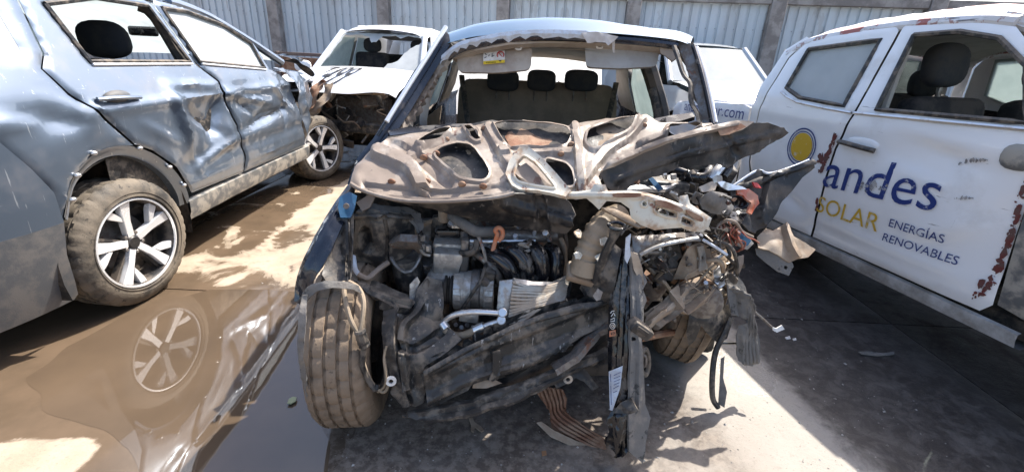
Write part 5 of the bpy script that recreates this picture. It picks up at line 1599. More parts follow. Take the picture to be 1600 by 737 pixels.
# alternator
ac = A(745, 452, 1.56)
alt = MB().cyl(ac + V((-.075, -.01, 0)), ac + V((.06, .01, .0)), .074, 28).build('alternator', 'alu', wreck)
for k in range(11):
    a = math.pi * (.55 + .9 * k / 10) + math.pi * .05
    for x0, x1 in ((-.085, -.045), (.03, .068)):
        u = V((0, math.cos(a + math.pi * .03), math.sin(a + math.pi * .03)))
        MB().box(ac + u * .074 + V(((x0 + x1) / 2, 0, 0)), (x1 - x0, .010, .026), Matrix.Rotation(a, 3, 'X'), .003).build('cooling_fin', 'alu', alt)
MB().cyl(ac + V((-.022, 0, 0)), ac + V((.018, 0, 0)), .079, 28).build('stator_ring', 'steel', alt)
MB().lathe([(.035, 0), (.058, .004), (.058, .012), (.050, .016), (.058, .020), (.050, .024), (.058, .028), (.058, .036), (.03, .038)], ac + V((-.125, -.01, .0)), (1, 0, 0), 24).build('pulley', 'dark', alt)
MB().lathe([(.03, 0), (.075, .004), (.075, .012), (.066, .016), (.075, .020), (.066, .024), (.075, .028), (.075, .036), (.03, .038)], A(702, 470, 1.62), (1, .1, 0), 28).build('crank_pulley', 'dark', wreck)
BX('voltage_regulator', 764, 428, 1.53, (.05, .04, .05), 'blackplastic', alt, (.2, .3, 0), .01)
BX('regulator_plug', 758, 440, 1.51, (.03, .03, .03), 'steel', alt, (.2, .5, 0), .006)
T('battery_lead', [(760, 410, 1.55), (752, 436, 1.48), (738, 458, 1.46), (722, 482, 1.46)], .007, 'wire')
# condenser fragment
cond = S('condenser', [(800, 438), (830, 446), (860, 448), (886, 434), (894, 440), (890, 462), (870, 472), (846, 486), (815, 500), (793, 508)], [(800, 438, 1.45), (894, 440, 1.55), (793, 508, 1.38), (846, 486, 1.41), (845, 460, 1.45)], 'dark', sp=8, th=.02)
cf = tps([(800, 438, 1.45), (894, 440, 1.55), (793, 508, 1.38), (846, 486, 1.41), (845, 460, 1.45)])
for k in range(13):
    q = k / 12
    a = [(801 - 8 * q, 440 + 66 * q), (825 - 4 * q, 446 + 50 * q), (858 - 14 * q, 448 + 34 * q), (888 - 6 * q, 436 + 32 * q)]
    pts = [(x, y + 1.5 * math.sin(i * 2 + k), cf(x, y) - .016) for i, (x, y) in enumerate(a)]
    MB().tube(W(*pts), .0056, 6, 6, prof=lambda i: 1 + .25 * (i % 2)).build('condenser_fin', 'fins', cond)
S('condenser_tank', [(780, 438), (800, 436), (804, 448), (798, 476), (792, 508), (778, 506), (776, 480), (778, 455)], [(780, 438, 1.44), (804, 440, 1.43), (785, 508, 1.365), (778, 470, 1.40)], 'alu', cond, sp=4, th=.035, cr=(.005, 20), edge=-.008, edgew=4)
for (x, y) in ((786, 488), (784, 500)):
    CY('pipe_flange', (x, y, 1.37), (x - 1, y, 1.35), .016, 'brightalu', cond)
S('condenser_edge', [(802, 434), (830, 440), (862, 441), (888, 428), (894, 434), (890, 441), (862, 450), (830, 448), (806, 442)], [(802, 436, 1.44), (892, 436, 1.55), (845, 448, 1.46)], 'brightalu', cond, sp=5, th=.008, cr=(.006, 14))
T('aircon_pipe', [(690, 508, 1.40), (700, 497, 1.39), (716, 490, 1.38), (744, 487, 1.37), (784, 489, 1.365)], .0105, 'brightalu', n=10)
T('aircon_pipe', [(784, 501, 1.36), (766, 506, 1.36), (754, 511, 1.36), (744, 516, 1.36)], .0105, 'brightalu', n=10)
MB().tube(W((757, 509, 1.36), (742, 516, 1.36)), .017, 12, 1, prof=lambda i: 1).build('hose_fitting', 'brightalu', wreck)
T('aircon_hose', [(744, 515, 1.36), (730, 522, 1.355), (715, 525, 1.36), (702, 520, 1.37), (693, 508, 1.39)], .015, 'brownplastic', n=10)
CY('hose_fitting', (698, 514, 1.375), (691, 504, 1.39), .016, 'brightalu')
BX('pipe_block', 733, 494, 1.43, (.07, .03, .035), 'alu', None, (0, .1, 0), .004)
for k in range(5):
    CY('bolt', (712 + k * 9, 507 + (k % 2) * 4, 1.45), (712 + k * 9, 507 + (k % 2) * 4, 1.43), .010, 'steel', n=6)
# corrugated intake duct
MB().tube(W((968, 338, 1.62), (950, 346, 1.57), (934, 362, 1.53), (922, 386, 1.51), (914, 408, 1.50)), .050, 22, 9, prof=lambda i: 1.0 if (i // 2) % 2 else .90).build('intake_duct', 'brownplastic', wreck)
MB().tube(W((916, 405, 1.50), (910, 428, 1.49)), .050, 22, 2).build('duct_collar', 'brownplastic', wreck)
BX('duct_flange', 908, 428, 1.50, (.11, .08, .03), 'tanplastic', None, (.4, .25, 0), .008)
for (x, y) in ((904, 366), (944, 378), (936, 404), (902, 400)):
    S('torn_clip', [(x - 7, y - 4), (x, y - 7), (x + 6, y - 2), (x + 3, y + 6), (x - 4, y + 5)], [(x - 7, y - 4, 1.46), (x + 6, y, 1.47), (x, y + 6, 1.45)], 'creamlight', sp=3, th=.004, cr=(.02, 30))
fn = MB()
fn.tube(W((963, 357, 1.43), (957, 372, 1.43), (944, 400, 1.44), (930, 440, 1.46)), lambda t: .024 - .009 * min(1, t * 3), 14, 5)
fn.build('filler_neck', 'blackplastic', wreck)
MB().tube([A(963, 357, 1.43) + V((math.cos(a) * .027, math.sin(a) * .024 - .0, .010 + .004 * math.sin(a))) for a in np.linspace(0, 6.283, 19)], .006, 7, 1).build('filler_rim', 'blackgloss', wreck)

# --- radiator support, crumpled black sheet left of the condenser
S('radiator_support', [(626, 500), (606, 470), (604, 500), (604, 540), (612, 590), (618, 610), (634, 630), (650, 632), (662, 628), (668, 600), (664, 570), (690, 556), (722, 534), (706, 520), (692, 512), (690, 486), (688, 452), (676, 436), (664, 436), (652, 456), (640, 484)],
  [(606, 470, 1.42), (604, 540, 1.32), (640, 630, 1.24), (666, 600, 1.26), (722, 534, 1.33), (676, 436, 1.52), (660, 500, 1.38), (690, 480, 1.48), (640, 560, 1.28)], 'beam', sp=5, th=.012, cr=(.035, 6), relief=[([(664, 440), (650, 490), (632, 520), (640, 600)], 6, .03), ([(690, 520), (650, 545), (630, 540)], 7, -.03), ([(616, 480), (618, 540), (632, 600)], 5, .022)], ang=60)
S('radiator_support', [(654, 452), (668, 432), (690, 440), (692, 470), (688, 506), (664, 516), (640, 520), (644, 490)], [(654, 452, 1.47), (690, 440, 1.50), (688, 506, 1.40), (640, 520, 1.36), (668, 480, 1.40)], 'beam', sp=5, th=.01, cr=(.03, 8), seed=5, ang=60)
S('support_flange', [(600, 480), (612, 470), (622, 480), (616, 520), (618, 560), (628, 600), (640, 634), (630, 636), (612, 612), (602, 560), (598, 520)], [(600, 480, 1.38), (622, 480, 1.36), (640, 634, 1.21), (602, 560, 1.27), (616, 540, 1.27)], 'blackplastic', sp=4, th=.008, cr=(.016, 11))
MB().lathe([(.008, 0), (.018, .0), (.018, .006), (.008, .006)], A(611, 594, 1.225), (.2, -1, .1), 20, cap=False).build('white_grommet', 'whiteprint', wreck)
T('brake_hose', [(604, 540, 1.26), (600, 560, 1.24), (603, 590, 1.22), (600, 604, 1.22), (590, 612, 1.22)], .004, 'brownplastic')
S('plate', [(640, 444), (652, 432), (656, 440), (646, 470), (640, 478)], [(640, 444, 1.46), (656, 440, 1.48), (642, 476, 1.44)], 'alu', sp=4, th=.006, cr=(.006, 20), label='bright sliver of bent plate by the radiator support')
# bumper beam
beam = S('bumper_beam', [(662, 578), (690, 562), (722, 545), (760, 526), (800, 506), (850, 488), (900, 474), (948, 468), (962, 480), (960, 500), (920, 520), (880, 540), (846, 562), (826, 574), (800, 582), (760, 592), (720, 606), (670, 634), (664, 612)],
  [(662, 578, 1.245), (722, 545, 1.285), (800, 506, 1.335), (900, 474, 1.42), (950, 470, 1.46), (960, 500, 1.45), (880, 540, 1.36), (826, 574, 1.31), (760, 592, 1.27), (670, 634, 1.22), (740, 570, 1.25), (840, 530, 1.335)], 'beam', sp=5, th=.05, cr=(.008, 5),
  relief=[([(668, 606), (740, 570), (830, 536), (950, 490)], 14, -.016), ([(664, 582), (740, 540), (830, 500), (950, 470)], 5, .010), ([(668, 626), (740, 592), (830, 565), (900, 525)], 5, .010), ([(772, 552), (776, 574), (768, 592)], 4, .018)], ang=55,
  holes=[rounded([(770, 550), (779, 548), (780, 558), (773, 560)], .3)])
S('beam_hook', [(770, 552), (782, 548), (784, 566), (776, 588), (764, 596), (770, 578)], [(770, 552, 1.24), (784, 560, 1.24), (764, 596, 1.22)], 'beam', beam, sp=4, th=.012)
S('bumper_foam', [(844, 560), (890, 530), (940, 508), (956, 502), (950, 530), (900, 560), (850, 585), (820, 596), (760, 606), (800, 590)], [(844, 560, 1.36), (956, 502, 1.47), (900, 560, 1.42), (770, 604, 1.31)], 'dark', sp=6, th=.02, cr=(.012, 8))
S('lower_bar', [(858, 566), (890, 548), (910, 520), (930, 506), (952, 500), (954, 508), (934, 516), (918, 536), (900, 556), (866, 576)], [(858, 570, 1.33), (952, 504, 1.42), (905, 540, 1.36)], 'steel', sp=4, th=.022, edge=-.006, edgew=4, cr=(.006, 12))
S('undertray_edge', [(630, 650), (660, 640), (700, 634), (740, 622), (790, 606), (840, 588), (900, 560), (950, 540), (950, 556), (900, 580), (840, 612), (790, 632), (740, 648), (700, 656), (668, 658), (640, 656)],
  [(630, 652, 1.245), (700, 645, 1.24), (790, 615, 1.28), (900, 570, 1.36), (950, 548, 1.42)], 'blackplastic', sp=5, th=.012, cr=(.018, 9), relief=[([(640, 652), (740, 632), (840, 598), (946, 550)], 5, .022)], ang=60)
S('beam_fragment', [(740, 596), (772, 592), (784, 598), (760, 606), (738, 606)], [(740, 600, 1.27), (784, 598, 1.29), (760, 606, 1.27)], 'tanplastic', sp=4, th=.006, cr=(.012, 16))
# hanging twisted bumper section
S('hanging_crossmember', [(964, 392), (980, 386), (988, 400), (990, 430), (988, 480), (986, 540), (984, 580), (980, 630), (970, 640), (954, 636), (949, 580), (948, 530), (950, 480), (956, 436)],
  [(968, 392, 1.47), (988, 400, 1.45), (952, 530, 1.36), (986, 540, 1.32), (956, 636, 1.29), (980, 630, 1.27)], 'blackgloss', sp=4.5, th=.02, cr=(.010, 8), edge=-.012, edgew=5, relief=[([(978, 395), (972, 500), (966, 630)], 5, .010)], ang=60)
S('hanging_crossmember', [(984, 384), (996, 392), (1003, 420), (1010, 440), (1004, 452), (1010, 470), (1004, 486), (1000, 520), (1004, 580), (1008, 630), (1016, 652), (1012, 670), (1003, 722), (982, 704), (980, 660), (982, 600), (984, 540), (986, 480), (986, 430)],
  [(984, 384, 1.46), (1008, 440, 1.44), (1002, 520, 1.36), (1014, 655, 1.28), (1003, 722, 1.235), (982, 640, 1.26), (985, 520, 1.33)], 'liner', sp=4.5, th=.01, cr=(.012, 9), relief=[([(996, 400), (996, 500), (996, 640)], 4, .012)], holes=[rounded([(986, 526), (992, 526), (992, 532), (986, 532)], .4)], ang=60, label='grey dusty face of the hanging crossmember')
S('crossmember_foot', [(950, 650), (956, 640), (984, 636), (986, 660), (984, 700), (972, 712), (960, 704), (946, 692), (952, 672)], [(950, 650, 1.28), (986, 640, 1.27), (984, 700, 1.24), (948, 690, 1.26), (966, 670, 1.255)], 'blackgloss', sp=4, th=.02, cr=(.024, 12), relief=[([(966, 642), (964, 706)], 4, .018), ([(980, 642), (979, 700)], 3, -.014)], ang=60)
S('foot_tip', [(962, 704), (980, 700), (978, 708), (962, 712)], [(962, 706, 1.25), (980, 704, 1.245), (970, 712, 1.24)], 'wire', sp=4, th=.02)
S('crossmember_fold', [(958, 642), (970, 628), (986, 622), (998, 640), (984, 644)], [(958, 642, 1.265), (990, 624, 1.25), (984, 644, 1.245)], 'blackplastic', sp=4, th=.01, cr=(.02, 14))
def onx(u, v): return tps([(968, 392, 1.47), (988, 400, 1.45), (952, 530, 1.36), (986, 540, 1.32), (956, 636, 1.29), (980, 630, 1.27)])(u, v) - .022
panel('blue_label', [(951, 580), (973, 571), (969, 606), (957, 641), (953, 640)], lambda u, v: A(u, v, onx(u, v)), 'bluelabel', wreck, sp=6, th=.001)
mk = MB()
for (x0, y0, x1, y1) in ((954, 584, 955, 632), (959, 586, 970, 581), (959, 591, 969, 587), (959, 596, 969, 592), (959, 601, 968, 597), (958, 607, 967, 602), (958, 613, 964, 610)):
    mk.tube([A(x0, y0, onx(x0, y0) - .003), A(x1, y1, onx(x1, y1) - .003)], .0010, 4, 1)
mk.build('label_marks', 'blueprint', wreck)
panel('orange_sticker', [(952, 517), (962, 515), (962, 524), (952, 526)], lambda u, v: A(u, v, onx(u, v)), 'orange', wreck, sp=6, th=.001)
mk = MB()
for (x0, y0, x1, y1) in ((954, 520, 956, 523), (956, 519, 956, 523), (958, 519, 960, 519), (960, 519, 959, 523)):
    mk.tube([A(x0, y0, onx(x0, y0) - .003), A(x1, y1, onx(x1, y1) - .003)], .0011, 4, 1)
mk.build('sticker_marks', 'blackprint', wreck)
mk = MB()
mk.tube([A(957 + 4 * math.cos(a), 509 + 4.6 * math.sin(a), onx(957, 509) - .002) for a in np.linspace(0, 6.283, 17)], .0013, 5, 1)
mk.tube([A(957 + 1.6 * math.cos(a), 509 + 2 * math.sin(a), onx(957, 509) - .002) for a in np.linspace(0, 6.283, 9)], .0012, 5, 1)
for pl in (((954, 499), (960, 496), (960, 501), (954, 502)), ((955, 494), (959, 488), (961, 493)), ((954, 489), (956, 486), (960, 485))):
    mk.tube([A(x, y, onx(x, y) - .003) for x, y in pl], .0014, 5, 1)
mk.build('white_marking', 'whiteprint', wreck)
BX('black_clip_block', 1000, 513, 1.29, (.085, .05, .042), 'blackplastic', None, (0, .62, .1), .01)
BX('clip_slot', 1003, 516, 1.268, (.05, .02, .016), 'dark', None, (0, .62, .1), .004)
MB().tube([A(1006 + 6.5 * math.cos(a), 565 + 20 * math.sin(a), 1.37 + .02 * math.cos(a)) for a in np.linspace(0, 6.283, 19)], .012, 8, 1).build('rubber_ring', 'blackplastic', wreck)
MB().tube([A(1006 + 3 * math.cos(a), 563 + 9 * math.sin(a), 1.37) for a in np.linspace(0, 6.283, 13)], .006, 8, 1).build('rubber_ring', 'steel', wreck)
S('support_tower', [(930, 400), (960, 380), (972, 390), (962, 440), (952, 490), (948, 470), (920, 470), (906, 450), (918, 430)], [(930, 400, 1.49), (972, 390, 1.47), (950, 485, 1.44), (906, 450, 1.50), (940, 435, 1.45)], 'blackplastic', sp=5, th=.012, cr=(.03, 9), ang=60)
S('torn_label', [(926, 462), (934, 450), (942, 456), (938, 468), (932, 470)], [(926, 462, 1.43), (942, 456, 1.43), (932, 470, 1.42)], 'cream', sp=4, th=.003)
S('bent_flange', [(978, 372), (986, 366), (984, 384), (986, 398), (980, 412), (976, 404)], [(978, 372, 1.42), (986, 380, 1.42), (978, 410, 1.42)], 'bluelabel', sp=4, th=.006)
S('bent_flange', [(985, 392), (996, 396), (1004, 420), (1006, 446), (1000, 440), (990, 420)], [(985, 392, 1.42), (1004, 420, 1.42), (1002, 444, 1.42)], 'cream', sp=4, th=.006, cr=(.012, 16))

# --- right side of the engine bay
S('strut_rail', [(988, 368), (1030, 366), (1068, 362), (1092, 364), (1096, 376), (1060, 378), (1024, 388), (1000, 398), (990, 390)], [(988, 372, 1.48), (1094, 368, 1.54), (1000, 396, 1.45), (1050, 370, 1.50)], 'steel', sp=5, th=.025, cr=(.014, 10), edge=-.01, edgew=5)
T('rail_rod', [(1000, 398, 1.44), (1030, 384, 1.45), (1066, 376, 1.47), (1090, 372, 1.5)], .007, 'alu')
arm = S('chassis_leg', [(1006, 510), (1012, 492), (1036, 470), (1052, 450), (1080, 436), (1104, 428), (1112, 440), (1116, 456), (1096, 462), (1070, 478), (1040, 494), (1016, 514)], [(1006, 510, 1.42), (1052, 455, 1.54), (1112, 440, 1.66), (1030, 500, 1.44), (1096, 460, 1.60), (1060, 468, 1.50)], 'tanplastic', sp=4.5, th=.05, cr=(.016, 10), relief=[([(1016, 504), (1060, 470), (1070, 450)], 5, .020), ([(1040, 485), (1100, 445)], 5, -.014)], edge=-.014, edgew=5, ang=60, label='rusty brown chassis leg bent outward')
S('inner_wing_plate', [(1052, 436), (1062, 412), (1072, 386), (1090, 378), (1104, 384), (1110, 410), (1098, 424), (1080, 434)], [(1052, 436, 1.62), (1072, 386, 1.62), (1108, 400, 1.66), (1080, 430, 1.60)], 'tanplastic', sp=5, th=.008, cr=(.026, 7), ang=60)
S('inner_wing_plate', [(1090, 386), (1100, 384), (1104, 404), (1106, 420), (1092, 424), (1094, 404)], [(1090, 386, 1.60), (1104, 404, 1.62), (1094, 424, 1.60)], 'alu', sp=4, th=.006, holes=[rounded([(1096, 400), (1100, 400), (1100, 405), (1096, 405)], .4)])
for k, pl in enumerate([[(1010, 400), (1040, 392), (1060, 410), (1050, 440), (1020, 430)], [(1008, 430), (1036, 424), (1046, 446), (1030, 468), (1010, 470)], [(1030, 388), (1060, 380), (1066, 400), (1046, 412)], [(1000, 440), (1020, 436), (1028, 460), (1008, 484)]]):
    cx, cy = pl[0]
    S('crumpled_plate', pl, [(pl[0][0], pl[0][1], 1.70), (pl[2][0], pl[2][1], 1.66), (pl[-1][0], pl[-1][1], 1.68)], ['liner', 'steel', 'blackplastic', 'steel'][k], sp=5, th=.006, cr=(.03, 8), seed=k, ang=60)
MB().lathe([(.012, 0), (.016, .0), (.018, .02), (.05, .03), (.075, .045), (.078, .09), (.05, .10)], A(1096, 456, 1.72), (-.1, -.35, .0), 22).build('strut_mount', 'steel', wreck)
S('strut_cup', [(1086, 462), (1092, 470), (1116, 474), (1134, 468), (1134, 446), (1110, 444), (1096, 448)], [(1086, 462, 1.68), (1134, 468, 1.74), (1110, 474, 1.68), (1110, 444, 1.74)], 'steel', sp=5, th=.03, cr=(.012, 12))
MB().lathe([(.004, 0), (.02, 0), (.024, .008), (.012, .014), (.012, .022), (.002, .024)], A(1094, 469, 1.65), (0, -1, .2), 16).build('bolt', 'tanplastic', wreck)
T('strut', [(1110, 440, 1.85), (1108, 490, 1.92), (1100, 540, 1.97)], .045, 'dark', n=12)
S('shiny_bracket', [(1112, 424), (1124, 416), (1134, 424), (1132, 444), (1122, 450), (1114, 440)], [(1112, 424, 1.66), (1134, 424, 1.68), (1122, 450, 1.64)], 'brightalu', sp=3.5, th=.006, cr=(.024, 16))
S('mud_flap', [(1078, 486), (1100, 474), (1136, 476), (1144, 500), (1136, 528), (1122, 536), (1104, 520), (1096, 508), (1086, 530), (1076, 540), (1072, 520)], [(1078, 486, 1.66), (1136, 476, 1.72), (1122, 534, 1.66), (1076, 540, 1.66), (1110, 500, 1.64)], 'blackplastic', sp=5, th=.006, cr=(.008, 10))
T('track_rod', [(1000, 528, 1.55), (1040, 520, 1.70), (1070, 516, 1.82)], .016, 'rust')
# corrugated liner hanging at the right
def wav(u, v, p): return 0
lin = S('corrugated_liner', [(1134, 436), (1150, 428), (1160, 440), (1172, 470), (1178, 500), (1186, 530), (1186, 552), (1176, 572), (1162, 570), (1152, 562), (1150, 530), (1152, 508), (1160, 498), (1142, 488), (1136, 462)], [(1134, 440, 1.70), (1160, 440, 1.74), (1186, 540, 1.70), (1165, 568, 1.66), (1150, 520, 1.66), (1150, 470, 1.69)], 'liner', sp=3.6, th=.004, cr=(.008, 14),
        relief=[([(1138 + 6 * k + 2, 448 + 6 * k), (1150 + 3 * k, 456 + 4 * k), (1156 + 4 * k, 492 + 4 * k), (1156 + 6 * k, 566)], 2.6, .020) for k in range(5)], ang=60)
T('rubber_strap', [(1142, 496, 1.66), (1132, 520, 1.64), (1118, 550, 1.62), (1113, 590, 1.58), (1114, 622, 1.56), (1122, 636, 1.55)], .012, 'blackplastic', n=7)
S('torn_strip', [(1126, 560), (1132, 556), (1130, 590), (1136, 612), (1132, 636), (1122, 630), (1124, 600)], [(1126, 560, 1.62), (1134, 610, 1.57), (1124, 632, 1.56)], 'liner', sp=4, th=.004, cr=(.008, 14))
T('fixing_pin', [(1128, 535, 1.70), (1150, 535, 1.70)], .008, 'blackgloss')
T('stalk', [(1176, 484, 1.74), (1190, 496, 1.73), (1206, 511, 1.72)], .005, 'steel')
S('stalk_tip', [(1207, 511), (1213, 513), (1222, 508), (1226, 514), (1214, 519), (1208, 516)], [(1207, 513, 1.72), (1226, 513, 1.71), (1214, 519, 1.71)], 'whiteprint', sp=3, th=.012)
# beige torn inner wing, pointing at the pickup
S('torn_inner_wing', [(1182, 372), (1196, 358), (1206, 362), (1223, 352), (1232, 364), (1240, 372), (1256, 380), (1271, 391), (1262, 402), (1246, 404), (1234, 410), (1218, 400), (1200, 392), (1184, 388)], [(1182, 376, 1.72), (1223, 353, 1.78), (1271, 391, 1.74), (1236, 406, 1.66), (1210, 380, 1.70)], 'tanplastic', sp=4.5, th=.006, cr=(.020, 8), relief=[([(1223, 352), (1228, 380), (1240, 404)], 4, .028)], ang=60, label='beige torn inner wing panel sticking out to the right')
S('torn_inner_wing', [(1180, 388), (1196, 390), (1216, 400), (1238, 410), (1240, 416), (1232, 430), (1214, 424), (1196, 410), (1182, 398)], [(1180, 390, 1.70), (1238, 412, 1.65), (1232, 430, 1.64), (1196, 410, 1.67)], 'liner', sp=4.5, th=.008, cr=(.010, 9), holes=[rounded([(1226, 414), (1231, 416), (1229, 421), (1224, 419)], .3)])
S('paint_sliver', [(1209, 362), (1223, 352), (1225, 358), (1212, 368)], [(1209, 364, 1.745), (1224, 354, 1.77), (1212, 368, 1.74)], 'cream', sp=4, th=.006)
# black torn wing
S('front_wing', [(1140, 292), (1160, 278), (1182, 266), (1200, 270), (1232, 262), (1263, 249), (1269, 262), (1250, 278), (1240, 296), (1225, 314), (1212, 334), (1196, 352), (1182, 366), (1166, 360), (1154, 344), (1146, 322)],
  [(1140, 292, 1.80), (1182, 266, 1.84), (1263, 250, 1.90), (1269, 262, 1.90), (1225, 314, 1.80), (1182, 366, 1.72), (1150, 335, 1.74), (1200, 300, 1.79)], 'skin', sp=5, th=.006, cr=(.024, 6), relief=[([(1150, 296), (1200, 278), (1262, 254)], 5, .02), ([(1196, 280), (1180, 330), (1186, 362)], 8, -.03)], ang=60, label='black torn front wing flared out towards the pickup')
T('wing_edge', [(1146, 290, 1.79), (1182, 267, 1.83), (1202, 271, 1.84), (1234, 262, 1.87), (1264, 250, 1.89)], .005, 'bluelabel')
# lamp shards, wires and small clutter round the right headlamp
S('lamp_shard', [(1150, 296), (1168, 296), (1182, 306), (1186, 318), (1176, 334), (1168, 332), (1172, 318), (1160, 306), (1150, 304)], [(1150, 298, 1.70), (1186, 316, 1.70), (1172, 332, 1.66)], 'redorange', sp=3.5, th=.008, cr=(.02, 12))
S('lamp_shard', [(1176, 284), (1184, 286), (1190, 294), (1180, 292)], [(1176, 284, 1.74), (1190, 294, 1.74), (1180, 292, 1.73)], 'redprint', sp=3, th=.006)
S('lamp_bowl', [(1130, 308), (1150, 304), (1166, 314), (1172, 332), (1158, 350), (1140, 346), (1128, 328)], [(1130, 308, 1.68), (1172, 332, 1.69), (1140, 346, 1.64), (1150, 326, 1.74)], 'blackgloss', sp=4, th=.006, cr=(.02, 9))
S('broken_reflector', [(1118, 282), (1130, 284), (1158, 292), (1166, 296), (1140, 297), (1126, 292)], [(1118, 284, 1.66), (1166, 295, 1.70), (1130, 294, 1.66)], 'brightalu', sp=3.5, th=.006, cr=(.012, 14))
S('broken_reflector', [(1092, 292), (1112, 284), (1120, 288), (1118, 296), (1098, 298)], [(1092, 293, 1.64), (1120, 288, 1.66), (1098, 298, 1.63)], 'cream', sp=3.5, th=.006, cr=(.014, 14))
S('mud_lump', [(1096, 310), (1112, 300), (1134, 306), (1144, 322), (1136, 334), (1112, 332), (1098, 326)], [(1096, 312, 1.62), (1144, 320, 1.66), (1112, 332, 1.60), (1118, 318, 1.58)], 'liner', sp=4, th=.02, cr=(.03, 11))
S('lamp_carrier', [(1150, 356), (1160, 358), (1174, 372), (1180, 380), (1170, 390), (1156, 384), (1148, 370)], [(1150, 358, 1.64), (1180, 378, 1.66), (1158, 386, 1.62)], 'alu', sp=4, th=.02, edge=-.006, edgew=4)
S('lamp_insert', [(1154, 364), (1162, 362), (1174, 376), (1168, 384), (1158, 378)], [(1154, 364, 1.632), (1174, 376, 1.645), (1160, 382, 1.62)], 'navyroof', sp=4, th=.006)
rnd = random.Random(11)
for k in range(17):
    x = rnd.uniform(1122, 1150); y = rnd.uniform(345, 360)
    pts = [(x, y, rnd.uniform(1.60, 1.66))]
    for j in range(4):
        x += rnd.uniform(-9, 12); y += rnd.uniform(2, 13)
        pts.append((x, y, rnd.uniform(1.58, 1.64)))
    T('copper_wire', pts, rnd.uniform(.0025, .0045), 'copper' if k % 4 else 'cream', n=6)
T('wiring_loop', [(1122, 352, 1.62), (1136, 344, 1.60), (1150, 348, 1.60), (1160, 362, 1.61), (1176, 370, 1.63)], .006, 'cream')
T('battery_cable', [(1104, 376, 1.58), (1126, 392, 1.56), (1140, 400, 1.56), (1136, 384, 1.58)], .007, 'wire')
T('battery_cable', [(1098, 374, 1.57), (1118, 386, 1.55), (1136, 398, 1.55)], .0055, 'bluelabel')
T('battery_cable', [(1120, 376, 1.58), (1140, 384, 1.56), (1150, 404, 1.55), (1152, 430, 1.58)], .007, 'wire')
T('bent_pipe', [(1104, 408, 1.60), (1120, 406, 1.58), (1128, 412, 1.58), (1130, 424, 1.60)], .009, 'tanplastic')
S('bent_bracket', [(1152, 400), (1162, 398), (1158, 414), (1154, 430), (1148, 424)], [(1152, 400, 1.62), (1162, 400, 1.63), (1152, 428, 1.62)], 'cream', sp=3.5, th=.005, cr=(.014, 18))
# battery under the bonnet edge, washer hoses
bat = MB().box(A(1016, 296, 1.78), (.24, .17, .12), (.05, .06, .1), .01, 2).build('battery', 'blackplastic', wreck)
S('battery_top', [(972, 284), (994, 274), (1052, 276), (1060, 286), (1040, 296), (980, 298)], [(972, 286, 1.68), (1060, 284, 1.72), (1010, 298, 1.64), (1010, 275, 1.78)], 'brightalu', bat, sp=5, th=.012, cr=(.012, 10))
for (x, y) in ((1052, 276), (1006, 282)):
    CY('battery_post', (x, y + 4, 1.70), (x, y - 4, 1.70), .012, 'alu', bat)
S('battery_strap', [(1012, 278), (1020, 277), (1036, 294), (1028, 297)], [(1012, 278, 1.70), (1036, 294, 1.63), (1028, 297, 1.63)], 'navyroof', bat, sp=4, th=.008)
T('washer_hose', [(1046, 262, 1.84), (1070, 272, 1.80), (1096, 278, 1.78), (1106, 270, 1.80), (1112, 252, 1.86)], .022, 'blackgloss', n=10)
T('washer_hose', [(1060, 258, 1.88), (1086, 262, 1.84), (1108, 258, 1.84)], .03, 'blackplastic', n=10)
MB().tube(W((1112, 280, 1.76), (1120, 268, 1.77), (1130, 256, 1.80), (1130, 248, 1.84)), .020, 9, 5).build('chrome_hose', 'brightalu', wreck)
T('chrome_hose', [(1132, 276, 1.76), (1140, 264, 1.78), (1140, 252, 1.82)], .012, 'blackgloss')
BX('relay_box', 1136, 272, 1.80, (.05, .06, .07), 'blackplastic', None, (.3, .2, 0), .012)
# tools of the crash: many small torn brackets and leads deep in the bay
mts = ['steel', 'blackplastic', 'dark', 'alu', 'liner', 'rust', 'blackgloss', 'blackgloss', 'steel', 'blackplastic']
for k in range(135):
    if k < 95: x = rnd.uniform(985, 1150); y = rnd.uniform(268, 470)
    else: x = rnd.uniform(640, 900); y = rnd.uniform(352, 540)
    r = rnd.uniform(6, 14) if k % 2 else rnd.uniform(3.5, 7); a0 = rnd.uniform(0, 6.28)
    pl = [(x + r * rnd.uniform(.6, 1.2) * math.cos(a0 + i * 6.283 / 6), y + r * rnd.uniform(.4, 1.0) * math.sin(a0 + i * 6.283 / 6)) for i in range(6)]
    Y = rnd.uniform(1.64, 1.86) if k % 2 else rnd.uniform(1.54, 1.68)
    tl = rnd.uniform(-.05, .05)
    S('torn_bracket', pl, [(pl[0][0], pl[0][1], Y + tl), (pl[2][0], pl[2][1], Y - tl * .5), (pl[4][0], pl[4][1], Y - tl)], rnd.choice(mts), sp=6, th=.006, cr=(.03, 11), seed=k, ang=55)
for k in range(95):
    if k < 62: x = rnd.uniform(990, 1140); y = rnd.uniform(300, 440)
    else: x = rnd.uniform(650, 890); y = rnd.uniform(360, 520)
    Y = rnd.uniform(1.56, 1.78)
    pts = [(x, y, Y)]
    for j in range(3):
        x += rnd.uniform(-28, 28); y += rnd.uniform(-8, 24)
        pts.append((x, y, Y + rnd.uniform(-.05, .05)))
    T('engine_lead', pts, rnd.uniform(.002, .0075), rnd.choice(['wire', 'wire', 'wire', 'alu', 'brownplastic', 'tanplastic', 'steel']), n=6)
for k in range(60):
    x = rnd.uniform(640, 890) if k < 36 else rnd.uniform(990, 1130); y = rnd.uniform(350, 500)
    Y = rnd.uniform(1.62, 1.74)
    CY('bolt', (x, y, Y), (x + rnd.uniform(-2, 2), y - 3, Y - .02), rnd.uniform(.007, .014), rnd.choice(['alu', 'steel', 'brightalu']), n=6)
